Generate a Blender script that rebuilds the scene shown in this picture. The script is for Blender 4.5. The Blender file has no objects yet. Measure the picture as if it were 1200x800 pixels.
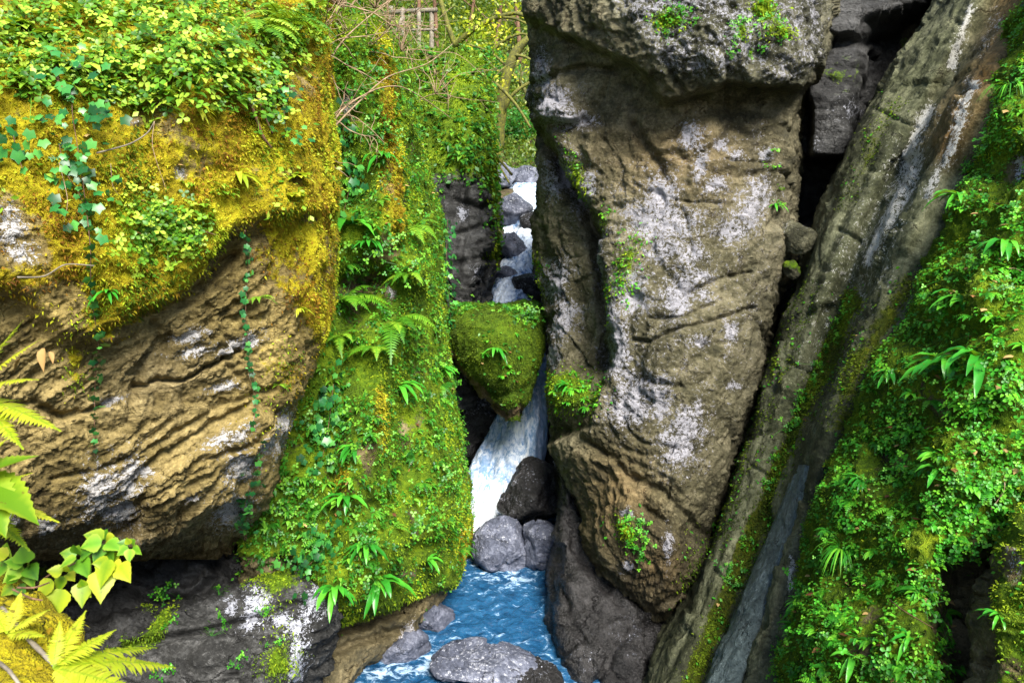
import bpy, math, time
import numpy as np
from mathutils import Vector, Matrix
T0 = time.time()
rng = np.random.default_rng(7)
SC = bpy.context.scene
COL = SC.collection
R = math.radians

# ------------------------------------------------------------------ camera frame
PITCH = R(13.0); FPX = 900.0
CAM = np.array([0.0, 0.0, 6.0])
FW = np.array([0.0, math.cos(PITCH), -math.sin(PITCH)])
UPV = np.array([0.0, math.sin(PITCH), math.cos(PITCH)])
RT = np.array([1.0, 0.0, 0.0])
UZ = np.array([0.0, 0.0, 1.0])


def P(x, y, d):
    """world point seen at pixel (x, y) of the 1200x800 photo, d metres along the view axis"""
    x = np.asarray(x, float); y = np.asarray(y, float); d = np.asarray(d, float)
    return CAM + d[..., None] * (FW + RT * ((x - 600) / FPX)[..., None] + UPV * ((400 - y) / FPX)[..., None])


def pix(V):
    q = V - CAM
    d = np.maximum(q @ FW, 1e-3)
    return 600 + FPX * (q @ RT) / d, 400 - FPX * (q @ UPV) / d, d


def norm(v):
    return v / np.maximum(np.linalg.norm(v, axis=-1, keepdims=True), 1e-9)


def sstep(a, b, x):
    t = np.clip((x - a) / (b - a), 0, 1)
    return t * t * (3 - 2 * t)


# ------------------------------------------------------------------ noise
_pr = np.random.default_rng(11)
PERM = np.concatenate([_pr.permutation(256)] * 3).astype(np.int32)
GRAD = norm(_pr.normal(size=(256, 3))).astype(np.float32)
RND = _pr.random((256, 4)).astype(np.float32)


def _h(i, j, k):
    return PERM[PERM[PERM[i & 255] + (j & 255)] + (k & 255)]


def perlin(p):
    p = p.astype(np.float32)
    f0 = np.floor(p); f = p - f0; i = f0.astype(np.int32)
    u = f * f * f * (f * (f * 6 - 15) + 10)
    out = np.zeros(len(p), np.float32)
    for a in (0, 1):
        wx = u[:, 0] if a else 1 - u[:, 0]
        for b in (0, 1):
            wy = u[:, 1] if b else 1 - u[:, 1]
            for c in (0, 1):
                wz = u[:, 2] if c else 1 - u[:, 2]
                g = GRAD[_h(i[:, 0] + a, i[:, 1] + b, i[:, 2] + c)]
                d = g[:, 0] * (f[:, 0] - a) + g[:, 1] * (f[:, 1] - b) + g[:, 2] * (f[:, 2] - c)
                out += wx * wy * wz * d
    return out * 1.5


def fbm(p, octv=4, gain=.5, lac=2.03):
    s = np.zeros(len(p), np.float32); a = 1.0
    for o in range(octv):
        s += a * perlin(p + 17.3 * o); p = p * lac; a *= gain
    return s


def ridged(p, octv=4):
    s = np.zeros(len(p), np.float32); a = 1.0
    for o in range(octv):
        s += a * (1 - 2.2 * np.abs(perlin(p + 9.1 * o))); p = p * 2.07; a *= .5
    return s


def cells(p):
    """nearest voronoi cell: (vector to centre, four randoms of the cell, distance)"""
    p = p.astype(np.float32)
    f0 = np.floor(p); i = f0.astype(np.int32)
    best = np.full(len(p), 9e9, np.float32)
    bv = np.zeros_like(p); bi = np.zeros(len(p), np.int32)
    for a in (-1, 0, 1):
        for b in (-1, 0, 1):
            for c in (-1, 0, 1):
                h = _h(i[:, 0] + a, i[:, 1] + b, i[:, 2] + c)
                ctr = f0 + np.array([a, b, c], np.float32) + RND[h, :3]
                v = p - ctr; d = (v * v).sum(1)
                m = d < best
                best[m] = d[m]; bv[m] = v[m]; bi[m] = h[m]
    return bv, RND[(bi * 7 + 3) & 255], np.sqrt(best)


def facets(p, scale, tilt=.6, step=.5):
    v, r, d = cells(p * scale)
    n = norm(r[:, :3] - .5)
    return (tilt * (v * n).sum(1) + step * (r[:, 3] - .5)) / scale


# ------------------------------------------------------------------ pixel-plane masks
def sdpoly(x, y, poly):
    poly = np.asarray(poly, float)
    d = np.full(len(x), 1e9); ins = np.zeros(len(x), bool)
    for k in range(len(poly)):
        ax, ay = poly[k]; bx, by = poly[(k + 1) % len(poly)]
        ex, ey = bx - ax, by - ay
        t = np.clip(((x - ax) * ex + (y - ay) * ey) / max(ex * ex + ey * ey, 1e-9), 0, 1)
        d = np.minimum(d, (x - ax - t * ex) ** 2 + (y - ay - t * ey) ** 2)
        c = (ay > y) != (by > y)
        with np.errstate(divide='ignore', invalid='ignore'):
            xi = ax + (y - ay) * ex / (ey if abs(ey) > 1e-9 else 1e-9)
        ins ^= c & (x < xi)
    return np.where(ins, 1, -1) * np.sqrt(d)


def inpoly(x, y, poly, soft=12):
    return sstep(-soft, soft, sdpoly(x, y, poly))


def dline(x, y, pts):
    d = np.full(len(x), 1e9)
    for (ax, ay), (bx, by) in zip(pts[:-1], pts[1:]):
        ex, ey = bx - ax, by - ay
        t = np.clip(((x - ax) * ex + (y - ay) * ey) / max(ex * ex + ey * ey, 1e-9), 0, 1)
        d = np.minimum(d, (x - ax - t * ex) ** 2 + (y - ay - t * ey) ** 2)
    return np.sqrt(d)


def ell(x, y, cx, cy, rx, ry=None, rot=0):
    ry = ry or rx; a = R(rot)
    u = (x - cx) * math.cos(a) + (y - cy) * math.sin(a)
    v = -(x - cx) * math.sin(a) + (y - cy) * math.cos(a)
    return np.exp(-((u / rx) ** 2 + (v / ry) ** 2))


# ------------------------------------------------------------------ objects
def mesh(name, V, faces, mat=None, attrs=None, smooth=True):
    """faces: list of int arrays (n,3) or (n,4)"""
    me = bpy.data.meshes.new(name)
    faces = [np.asarray(f, np.int32) for f in faces if len(f)]
    lt = np.concatenate([np.full(len(f), f.shape[1], np.int32) for f in faces])
    li = np.concatenate([f.ravel() for f in faces])
    me.vertices.add(len(V)); me.vertices.foreach_set('co', np.ascontiguousarray(V, np.float32).ravel())
    me.loops.add(len(li)); me.loops.foreach_set('vertex_index', li)
    me.polygons.add(len(lt))
    ls = np.concatenate([[0], np.cumsum(lt)[:-1]]).astype(np.int32)
    me.polygons.foreach_set('loop_start', ls); me.polygons.foreach_set('loop_total', lt)
    me.polygons.foreach_set('use_smooth', np.full(len(lt), smooth, bool))
    for k, v in (attrs or {}).items():
        a = me.attributes.new(k, 'FLOAT', 'POINT'); a.data.foreach_set('value', np.ascontiguousarray(v, np.float32))
    if mat: me.materials.append(mat)
    me.update(calc_edges=True)
    return me


def tag(o, label=None, cat=None, group=None, kind=None):
    if label: o['label'] = label
    if cat: o['category'] = cat
    if group: o['group'] = group
    if kind: o['kind'] = kind
    return o


def put(name, V, faces, mat, attrs=None, smooth=True, parent=None, base=None):
    """link one mesh object; a top-level one gets its origin at its base"""
    V = np.asarray(V, float)
    if parent is None and base is None:
        base = np.array([V[:, 0].mean(), V[:, 1].mean(), V[:, 2].min()])
    if base is None: base = np.zeros(3)
    o = bpy.data.objects.new(name, mesh(name, V - base, faces, mat, attrs, smooth))
    o.location = base; COL.objects.link(o)
    if parent: o.parent = parent
    return o


def empty(name, loc, label, cat, group=None):
    o = bpy.data.objects.new(name, None); COL.objects.link(o)
    o.location = loc; o.empty_display_size = .1
    return tag(o, label, cat, group)


# ------------------------------------------------------------------ lofted rock masses
def catmull(Pts, per, closed):
    """Pts (n, ..., c) -> resampled along axis 0, per[k] samples in segment k"""
    n = len(Pts); out = []
    segs = n if closed else n - 1
    for k in range(segs):
        if closed: a, b, c, d = (Pts[(k - 1) % n], Pts[k], Pts[(k + 1) % n], Pts[(k + 2) % n])
        else: a, b, c, d = (Pts[max(k - 1, 0)], Pts[k], Pts[k + 1], Pts[min(k + 2, n - 1)])
        t = (np.arange(per[k]) / per[k]).reshape((-1,) + (1,) * (Pts.ndim - 1))
        m1 = (c - a) * .5 * .85; m2 = (d - b) * .5 * .85
        out.append((2 * t**3 - 3 * t**2 + 1) * b + (t**3 - 2 * t**2 + t) * m1 + (-2 * t**3 + 3 * t**2) * c + (t**3 - t**2) * m2)
    if not closed: out.append(Pts[-1][None])
    return np.concatenate(out)


class Mass:
    def __init__(s, rows, back=.8, inset=.12, res=2.2):
        """rows: [(y, [(x, d), ...front points from left to right...])]"""
        K = len(rows[0][1]); tab = []
        for y, pts in rows:
            assert len(pts) == K, (y, len(pts), K)
            x0, d0 = pts[0]; x1, d1 = pts[-1]
            full = list(pts) + [(x1 + (x0 - x1) * inset, d1 + back), (x0 + (x1 - x0) * inset, d0 + back)]
            tab.append([(x, y, d) for x, d in full])
        W = np.array(tab, float)                                  # rows, K+2, 3
        seg = np.linalg.norm(np.diff(W[:, :, :2], axis=1, append=W[:, :1, :2]), axis=2).mean(0)
        dseg = np.abs(np.diff(W[:, :, 2], axis=1, append=W[:, :1, 2])).mean(0) * 110
        per = np.maximum(3, ((seg + .5 * dseg) / res)).astype(int)
        per[K - 1] = max(4, per[K - 1] // 3); per[K] = max(4, per[K] // 4); per[K + 1] = max(4, per[K + 1] // 3)
        vseg = np.abs(np.diff(W[:, :, 1].mean(1)))
        perv = np.maximum(2, (vseg / res)).astype(int)
        A = catmull(W, perv, False)
        A = np.moveaxis(catmull(np.moveaxis(A, 1, 0), per, True), 0, 1)
        s.nt, s.ns = A.shape[:2]
        s.V = P(A[..., 0], A[..., 1], A[..., 2]).reshape(-1, 3)
        i = np.arange(s.nt - 1)[:, None] * s.ns; j = np.arange(s.ns)[None]
        j2 = (j + 1) % s.ns
        s.quads = np.stack([i + j, i + s.ns + j, i + s.ns + j2, i + j2], -1).reshape(-1, 4)
        c0 = s.V[:s.ns].mean(0); c1 = s.V[-s.ns:].mean(0)
        n = len(s.V); s.V = np.vstack([s.V, c0, c1])
        jj = np.arange(s.ns); q = (jj + 1) % s.ns
        s.tris = np.vstack([np.stack([jj, q, np.full(s.ns, n)], 1),
                            np.stack([q + (s.nt - 1) * s.ns, jj + (s.nt - 1) * s.ns, np.full(s.ns, n + 1)], 1)])
        s.finish()

    def finish(s):
        s.attr = {}
        s.normals()
        s.N0 = s.N.copy()
        s.x, s.y, s.d = pix(s.V)
        s.V0 = s.V.copy(); s.view = norm(norm(CAM - s.V) + .15 * s.N0)      # shaping pushes: mostly toward the open side of the gorge

    def normals(s):
        V = s.V; q = s.quads
        fn = np.cross(V[q[:, 2]] - V[q[:, 0]], V[q[:, 3]] - V[q[:, 1]])
        N = np.zeros_like(V)
        for k in range(4):
            for c in range(3): N[:, c] += np.bincount(q[:, k], fn[:, c], len(V))
        s.area = np.bincount(q.ravel(), np.repeat(np.linalg.norm(fn, axis=1) * .125, 4), len(V))
        s.N = norm(N)
        ctr = V.mean(0)
        if ((V - ctr) * s.N).sum() < 0:
            s.N = -s.N; s.quads = s.quads[:, ::-1].copy(); s.tris = s.tris[:, ::-1].copy()

    def push(s, amt, along=None):
        s.V = s.V + (s.view if along is None else along) * np.asarray(amt)[:, None]

    def get(s, k):
        return s.attr.setdefault(k, np.zeros(len(s.V)))

    def build(s, name, mat, label, cat, group=None, kind=None):
        s.normals()
        s.x, s.y, s.d = pix(s.V)
        for k in ('moss', 'lichen', 'wet', 'ochre'): s.get(k)
        s.ob = put(name, s.V, [s.quads, s.tris], mat, {k: v for k, v in s.attr.items() if k in ('moss', 'lichen', 'wet', 'ochre')})
        s.front = (s.N * (CAM - s.V)).sum(1) > 0
        return tag(s.ob, label, cat, group, kind)

    def at(s, px, py):
        """front surface point and normal seen at a pixel"""
        q = (s.x - px) ** 2 + (s.y - py) ** 2 + np.where(s.front, 0, 1e5)
        k = np.where(q < q.min() + 20)[0]
        k = k[np.argmin(s.d[k])]
        return s.V[k], s.N[k]


class Boulder(Mass):
    def __init__(s, c, size, seed, planes=14, n=90, rotz=0, flat=.9, extra=()):
        """an angular block: a ball cut by planes, size = half axes"""
        r = np.random.default_rng(seed)
        s.ns = 2 * n; s.nt = n + 1
        th = np.linspace(0.02, math.pi - .02, s.nt)[:, None]; ph = np.linspace(0, 2 * math.pi, s.ns, endpoint=False)[None]
        D = np.stack([np.sin(th) * np.cos(ph), np.sin(th) * np.sin(ph), np.cos(th) + 0 * ph], -1).reshape(-1, 3)
        k = 26.0; acc = np.zeros(len(D)) + 1.0
        for m in range(planes):
            pn = norm(r.normal(size=3)); h = r.uniform(.62, .9)
            acc += np.maximum(D @ pn, 0.02) ** k / h ** k
        for pn, h in extra: acc += np.maximum(D @ norm(np.array(pn, float)), .02) ** k / h ** k
        rad = acc ** (-1 / k)
        Q = D * rad[:, None] * np.array(size)
        cz, sz = math.cos(R(rotz)), math.sin(R(rotz))
        Q = Q @ np.array([[cz, sz, 0], [-sz, cz, 0], [0, 0, 1]])
        s.V = Q + np.array(c)
        i = np.arange(s.nt - 1)[:, None] * s.ns; j = np.arange(s.ns)[None]; j2 = (j + 1) % s.ns
        s.quads = np.stack([i + j, i + s.ns + j, i + s.ns + j2, i + j2], -1).reshape(-1, 4)
        m = len(s.V); s.V = np.vstack([s.V, s.V[:s.ns].mean(0), s.V[-s.ns:].mean(0)])
        jj = np.arange(s.ns); q = (jj + 1) % s.ns
        s.tris = np.vstack([np.stack([jj, q, np.full(s.ns, m)], 1), np.stack([q + (s.nt - 1) * s.ns, jj + (s.nt - 1) * s.ns, np.full(s.ns, m + 1)], 1)])
        s.finish()


def rockify(m, big=.10, fac=.05, fsc=1.6, strata=None, samp=.03, sfreq=5, fine=.012, mossy=None, ridge=.02):
    """weathered stone: swells, flat fracture facets, bedding ledges, grain; moss pads where mossy"""
    p = m.V0
    w = p + .25 * np.stack([perlin(p * 1.3 + 5), perlin(p * 1.3 + 31), perlin(p * 1.3 + 71)], 1)
    d = big * fbm(p * .9 + 3, 3)
    f = fac * 2.2 * facets(w, fsc, .7, .45) * fsc + fac * .9 * facets(w + 40, fsc * 3.1, .7, .5) * fsc * 3.1 * .5
    if strata is not None:
        sn = norm(np.array(strata, float))
        h = (p @ sn) * sfreq + .4 * fbm(p * 1.5 + 9, 3) + .12 * perlin(p * 9)
        fr = h - np.floor(h); lay = np.floor(h)
        saw = np.where(fr < .9, fr / .9, (1 - fr) / .1)
        rr = RND[(lay.astype(int) * 37) & 255, 0]
        h2 = h * 3.3; fr2 = h2 - np.floor(h2)
        vis = sstep(-.25, .35, fbm(p * 1.2 + 50, 2))
        f = f * .6 + samp * vis * (saw - .5 + (rr - .5) * .9) + samp * .35 * vis * (np.where(fr2 < .75, fr2 / .75, (1 - fr2) / .25) - .5)
    f = f + ridge * (ridged(w * 2.3 + 8, 4) - .6)
    g = fine * 1.2 * fbm(w * 11, 4, .62) + fine * .6 * (np.abs(perlin(p * 30)) - .3) + fine * .6 * fbm(p * 60, 2)
    cr = 1 - 9 * np.abs(perlin(w * 1.9 + 4)); g = g - fine * 2.2 * np.clip(cr, 0, 1)
    if mossy is None: mossy = np.zeros(len(p))
    pads = .035 * (1 - 2 * np.abs(perlin(w * 5 + 3))) + .022 * (1 - 2 * np.abs(perlin(w * 13 + 7))) + .009 * (1 - 2 * np.abs(perlin(w * 34 + 1))) + .005 * perlin(w * 80)
    m.push(d + (f + g) * (1 - .75 * mossy) + (pads + .01) * mossy, m.N0)

# ------------------------------------------------------------------ materials
class G:
    def __init__(s, name):
        s.m = bpy.data.materials.new(name); s.m.use_nodes = True
        s.nt = s.m.node_tree; s.nt.nodes.clear()
        s.out = s.nt.nodes.new('ShaderNodeOutputMaterial')

    def n(s, t, ins=None, out=0, **props):
        nd = s.nt.nodes.new(t)
        for k, v in props.items(): setattr(nd, k, v)
        for k, v in (ins or {}).items():
            sk = nd.inputs[k]
            if isinstance(v, bpy.types.NodeSocket): s.nt.links.new(v, sk)
            else: sk.default_value = v
        return nd.outputs[out]

    def math(s, op, a, b=0.0, c=0.0, clamp=False):
        return s.n('ShaderNodeMath', {0: a, 1: b, 2: c}, operation=op, use_clamp=clamp)

    def mix(s, f, a, b, bt='MIX'):
        nd = s.nt.nodes.new('ShaderNodeMix'); nd.data_type = 'RGBA'; nd.blend_type = bt
        for k, v in ((0, f), (6, a), (7, b)):
            if isinstance(v, bpy.types.NodeSocket): s.nt.links.new(v, nd.inputs[k])
            else: nd.inputs[k].default_value = (*v, 1) if isinstance(v, tuple) and len(v) == 3 else v
        return nd.outputs[2]

    def noise(s, vec, scale, det=4, rough=.55, dist=0.0):
        return s.n('ShaderNodeTexNoise', {'Vector': vec, 'Scale': scale, 'Detail': det, 'Roughness': rough, 'Distortion': dist})

    def ramp(s, f, stops):
        nd = s.nt.nodes.new('ShaderNodeValToRGB'); cr = nd.color_ramp
        while len(cr.elements) < len(stops): cr.elements.new(.5)
        for e, (p, c) in zip(cr.elements, stops): e.position = p; e.color = (*c, 1)
        s.nt.links.new(f, nd.inputs[0]); return nd.outputs[0]

    def rng(s, v, a, b, c=0.0, d=1.0):
        return s.n('ShaderNodeMapRange', {0: v, 1: a, 2: b, 3: c, 4: d}, clamp=True)

    def attr(s, k): return s.n('ShaderNodeAttribute', out=2, attribute_name=k)
    def obj(s): return s.n('ShaderNodeTexCoord', out=3)


def rock_mat(name, dark, mid, light, ochre=(.35, .17, .035), lichen=(.62, .60, .62), moss=None, strata=None, wetdark=.45, rough=.82, bump=1.0, grain=1.0):
    moss = moss or ((.018, .035, .003), (.09, .12, .006), (.22, .25, .012))
    g = G(name); co = g.obj()
    big = g.noise(co, 1.3, 5, .6); n2 = g.noise(co, 7, 7, .65, .4); n3 = g.noise(co, 38, 6, .7); n4 = g.noise(co, 130, 3, .6)
    if strata:
        rot = g.n('ShaderNodeMapping', {'Vector': co, 'Rotation': strata[0], 'Scale': (1.6, 1.6, strata[1])})
        st = g.noise(rot, 1.5, 8, .68, .6)
    else: st = g.noise(co, 3.2, 6, .7, 1.5)
    v = g.math('ADD', g.math('MULTIPLY', big, .32), g.math('ADD', g.math('MULTIPLY', n2, .3), g.math('ADD', g.math('MULTIPLY', st, .28), g.math('MULTIPLY', n3, .14))))
    base = g.ramp(v, [(.40, dark), (.5, mid), (.61, light)])
    fl = g.math('MULTIPLY', g.rng(g.math('ADD', g.math('MULTIPLY', n3, .5), g.math('MULTIPLY', n4, .5)), .555, .61), g.rng(n2, .42, .6))
    base = g.mix(g.math('MULTIPLY', fl, .55 * grain), base, tuple(min(.6, c * 1.9) for c in light))
    wv = g.n('ShaderNodeVectorMath', {0: co, 1: g.n('ShaderNodeVectorMath', {0: g.n('ShaderNodeTexNoise', {'Vector': co, 'Scale': 4, 'Detail': 5, 'Roughness': .65}, 1), 'Scale': .35}, operation='SCALE')}, operation='ADD')
    ck = g.math('SUBTRACT', 1.0, g.rng(g.n('ShaderNodeTexVoronoi', {'Vector': wv, 'Scale': 2.6}, feature='DISTANCE_TO_EDGE'), 0.0, .028))
    ck = g.math('MULTIPLY', ck, g.rng(n2, .47, .6))
    base = g.mix(g.math('MULTIPLY', ck, .75), base, tuple(c * .25 for c in dark))
    base = g.mix(g.math('MULTIPLY', g.math('SUBTRACT', 1.0, g.rng(n3, .38, .5)), .6 * grain), base, g.mix(.5, base, (0, 0, 0)), 'MIX')
    oc = g.math('MULTIPLY', g.attr('ochre'), g.rng(g.math('ADD', g.math('MULTIPLY', n2, .6), g.math('MULTIPLY', st, .5)), .35, .66))
    occ = g.ramp(g.math('ADD', g.math('MULTIPLY', n3, .5), g.math('MULTIPLY', big, .5)), [(.38, tuple(c * .45 for c in ochre)), (.52, ochre), (.65, tuple(min(1, c * 1.7) for c in ochre))])
    base = g.mix(oc, base, occ)
    wet = g.attr('wet')
    base = g.mix(g.math('MULTIPLY', wet, wetdark), base, (.006, .006, .007))
    # crustose lichen: ragged islands inside the mapped patches
    lv = g.n('ShaderNodeTexVoronoi', {'Vector': g.n('ShaderNodeVectorMath', {0: co, 1: g.n('ShaderNodeVectorMath', {0: g.n('ShaderNodeTexNoise', {'Vector': co, 'Scale': 30, 'Detail': 4}, 1), 'Scale': .05}, operation='SCALE')}, operation='ADD'), 'Scale': 26})
    lf = g.math('ADD', g.math('MULTIPLY', g.attr('lichen'), .52), g.math('ADD', g.math('MULTIPLY', g.math('SUBTRACT', n2, .5), .9), g.math('ADD', g.math('MULTIPLY', g.math('SUBTRACT', n3, .5), 1.5), g.math('ADD', g.math('MULTIPLY', g.math('SUBTRACT', n4, .5), .9), g.math('MULTIPLY', g.math('SUBTRACT', .45, lv), .25)))))
    lm = g.math('MULTIPLY', g.rng(lf, .27, .35), g.rng(g.attr('lichen'), .02, .12))
    lcol = g.mix(g.rng(n4, .35, .65), tuple(c * .62 for c in lichen), lichen)
    base = g.mix(g.math('MULTIPLY', lm, .92), base, lcol)
    # moss
    mn = g.noise(co, 24, 5, .65); mf = g.noise(co, 160, 3, .6); mb = g.noise(co, 2.6, 4, .6)
    mk = g.math('ADD', g.attr('moss'), g.math('ADD', g.math('MULTIPLY', g.math('SUBTRACT', n2, .5), 1.3), g.math('MULTIPLY', g.math('SUBTRACT', n3, .5), .9)))
    mm = g.math('MULTIPLY', g.rng(mk, .42, .58), g.rng(g.attr('moss'), .02, .15))
    mcol = g.ramp(g.math('ADD', g.math('MULTIPLY', mn, .38), g.math('ADD', g.math('MULTIPLY', mf, .26), g.math('MULTIPLY', mb, .36))), [(.37, moss[0]), (.5, moss[1]), (.64, moss[2])])
    mcol = g.mix(g.rng(g.attr('ochre'), .55, .9), mcol, g.ramp(g.math('ADD', g.math('MULTIPLY', mn, .5), g.math('MULTIPLY', mf, .5)), [(.37, (.10, .06, .003)), (.5, (.30, .22, .006)), (.64, (.46, .42, .012))]))
    base = g.mix(mm, base, mcol)
    ro = g.math('SUBTRACT', g.math('SUBTRACT', rough, g.math('MULTIPLY', wet, .36)), g.math('MULTIPLY', n3, .12))
    ro = g.math('ADD', g.math('MULTIPLY', ro, g.math('SUBTRACT', 1, mm)), g.math('MULTIPLY', mm, .95))
    h = g.math('ADD', g.math('MULTIPLY', n2, .9), g.math('ADD', g.math('MULTIPLY', n3, .42), g.math('ADD', g.math('MULTIPLY', n4, .12), g.math('MULTIPLY', st, .8 if strata else .5))))
    hm = g.math('ADD', g.math('MULTIPLY', mn, .9), g.math('MULTIPLY', mf, .55))
    hh = g.math('ADD', g.math('MULTIPLY', h, g.math('SUBTRACT', 1, mm)), g.math('MULTIPLY', g.math('ADD', hm, .5), mm))
    hh = g.math('SUBTRACT', g.math('ADD', hh, g.math('MULTIPLY', lm, .12)), g.math('MULTIPLY', ck, .5))
    bp = g.n('ShaderNodeBump', {'Strength': .9 * bump, 'Distance': .05, 'Height': hh})
    b = g.n('ShaderNodeBsdfPrincipled', {'Base Color': base, 'Roughness': ro, 'Normal': bp, 'Specular IOR Level': g.math('ADD', g.math('MULTIPLY', wet, .15), .2)})
    g.nt.links.new(b, g.out.inputs[0]); return g.m


def leaf_mat(name, stops, trans=.35, rough=.42, tl=(1.0, 1.0, .55)):
    """leaves: per-leaf tint attribute drives the ramp; part of the light passes through"""
    g = G(name)
    t = g.math('ADD', g.attr('tint'), g.math('MULTIPLY', g.math('SUBTRACT', g.noise(g.obj(), 40, 3), .5), .25))
    c = g.ramp(t, stops)
    sp = g.rng(g.noise(g.obj(), 55, 3, .6), .64, .70)
    c = g.mix(g.math('MULTIPLY', sp, .8), c, (.13, .075, .015))
    b = g.n('ShaderNodeBsdfPrincipled', {'Base Color': c, 'Roughness': rough, 'Specular IOR Level': .35})
    tr = g.n('ShaderNodeBsdfTranslucent', {'Color': g.mix(1.0, g.mix(.5, c, (.3, .35, .02)), (*tl, 1), 'MULTIPLY')})
    m = g.n('ShaderNodeMixShader', {0: trans, 1: b, 2: tr})
    g.nt.links.new(m, g.out.inputs[0]); return g.m


def bark_mat(name, a, b, c, scale=14):
    g = G(name); co = g.obj()
    n = g.noise(co, scale, 6, .7); n2 = g.noise(co, scale * 5, 4, .6)
    v = g.math('ADD', g.math('MULTIPLY', n, .6), g.math('MULTIPLY', n2, .4))
    bs = g.n('ShaderNodeBsdfPrincipled', {'Base Color': g.ramp(v, [(.36, a), (.5, b), (.64, c)]), 'Roughness': .85,
             'Normal': g.n('ShaderNodeBump', {'Strength': .8, 'Distance': .01, 'Height': v})})
    g.nt.links.new(bs, g.out.inputs[0]); return g.m


def water_mat(name, deep, mid, foam, fscale=(3, 3, 3), flo=.5, fhi=.62, rough=.12, det=6, bump=.5, dist=1.2):
    g = G(name); co = g.obj()
    mp = g.n('ShaderNodeMapping', {'Vector': co, 'Scale': fscale})
    n = g.noise(mp, 1.6, det, .62, dist); n2 = g.noise(mp, 6, det, .7, .8); big = g.noise(co, 1.1, 3)
    v = g.math('ADD', g.math('MULTIPLY', n, .6), g.math('MULTIPLY', n2, .4))
    base = g.mix(g.rng(v, .38, .6), deep, mid)
    fm = g.rng(g.math('ADD', v, g.math('MULTIPLY', g.math('SUBTRACT', g.attr('foam'), .5), .42)), flo, fhi)
    base = g.mix(fm, base, foam)
    bp = g.n('ShaderNodeBump', {'Strength': bump, 'Distance': .03, 'Height': v})
    b = g.n('ShaderNodeBsdfPrincipled', {'Base Color': base, 'Roughness': g.math('ADD', g.math('MULTIPLY', fm, .5), rough), 'Normal': bp, 'IOR': 1.33, 'Specular IOR Level': .5})
    g.nt.links.new(b, g.out.inputs[0]); return g.m


MOSS_GOLD = ((.10, .07, .003), (.34, .28, .007), (.52, .50, .014))
MOSS_GREEN = ((.018, .045, .002), (.085, .16, .004), (.25, .33, .008))
MOSS_DEEP = ((.012, .022, .002), (.055, .07, .004), (.15, .17, .008))
MR = dict(
    ochre=rock_mat('ochre_strata_rock', (.018, .014, .008), (.125, .095, .04), (.34, .27, .15), ochre=(.31, .23, .06), moss=MOSS_GOLD, strata=((R(-24), R(20), R(48)), 13), lichen=(.50, .49, .49)),
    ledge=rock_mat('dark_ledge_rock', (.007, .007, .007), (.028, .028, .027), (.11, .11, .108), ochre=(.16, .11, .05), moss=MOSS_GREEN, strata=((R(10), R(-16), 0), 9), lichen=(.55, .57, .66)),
    mossy=rock_mat('mossy_wall_rock', (.03, .027, .018), (.11, .10, .055), (.26, .24, .15), ochre=(.26, .15, .03), moss=MOSS_GREEN),
    pale=rock_mat('lichened_limestone', (.010, .010, .006), (.058, .057, .031), (.185, .174, .112), ochre=(.24, .15, .055), lichen=(.34, .335, .37), moss=MOSS_GREEN, strata=((R(12), R(-18), 0), 4)),
    slab=rock_mat('leaning_slab_rock', (.012, .014, .008), (.058, .066, .032), (.185, .195, .115), ochre=(.20, .11, .03), lichen=(.58, .57, .52), moss=MOSS_DEEP, strata=((0, R(-28), 0), .28), bump=.75),
    wet=rock_mat('shade_darkened_wet_rock', (.004, .004, .004), (.016, .015, .0145), (.065, .062, .062), ochre=(.10, .07, .045), lichen=(.55, .58, .68), moss=MOSS_DEEP, rough=.6, grain=.3),  # wet stone, base darkened further to carry occlusion shade in the colour
    grey=rock_mat('washed_grey_rock', (.02, .024, .036), (.09, .10, .14), (.31, .33, .42), ochre=(.16, .12, .08), lichen=(.6, .62, .7), moss=MOSS_DEEP, rough=.6, grain=.5),
    chock=rock_mat('moss_capped_boulder', (.02, .018, .012), (.075, .068, .04), (.18, .17, .11), ochre=(.2, .1, .03), moss=((.016, .036, .002), (.062, .12, .004), (.16, .25, .008))),
    soil=rock_mat('forest_floor', (.02, .016, .01), (.07, .055, .03), (.16, .13, .08), moss=MOSS_GREEN),
)

# ------------------------------------------------------------------ rock masses
def rows(txt):
    out = []
    for ln in txt.strip().splitlines():
        y, rest = ln.split('|')
        out.append((float(y), [tuple(map(float, t.split(':'))) for t in rest.split()]))
    return out


# --- overhanging ochre cliff on the near side
A = Mass(rows('''
-110| -200:3.9 0:5.0 130:5.4 260:5.9 340:6.3 374:6.7 384:7.3
-20| -200:3.4 0:4.3 130:4.7 260:5.2 335:5.6 367:6.0 379:6.7
60| -200:2.95 0:3.7 130:4.05 260:4.5 335:5.0 366:5.4 375:6.3
110| -200:2.8 0:3.5 130:3.85 260:4.25 335:4.7 368:5.15 373:6.2
200| -200:2.75 0:3.42 130:3.77 260:4.17 340:4.6 375:5.1 377:6.2
300| -200:2.75 0:3.42 130:3.77 260:4.17 345:4.55 380:5.0 382:6.2
380| -200:2.8 0:3.46 130:3.84 260:4.24 342:4.6 375:5.0 372:6.2
450| -200:2.85 0:3.52 130:3.92 252:4.32 324:4.65 353:5.0 346:6.2
520| -200:2.9 0:3.56 130:3.98 242:4.38 306:4.7 330:5.0 326:6.2
580| -200:3.0 0:3.65 120:4.06 227:4.45 278:4.8 313:5.1 306:6.2
617| -200:3.1 0:3.8 110:4.2 197:4.6 257:4.95 298:5.3 286:6.2
640| -200:3.4 0:4.1 105:4.5 187:4.85 247:5.2 281:5.5 272:6.2
654| -200:4.6 0:5.0 100:5.2 182:5.4 237:5.6 266:5.8 261:6.3'''), back=1.2, res=1.7)
x, y = A.x, A.y
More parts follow.
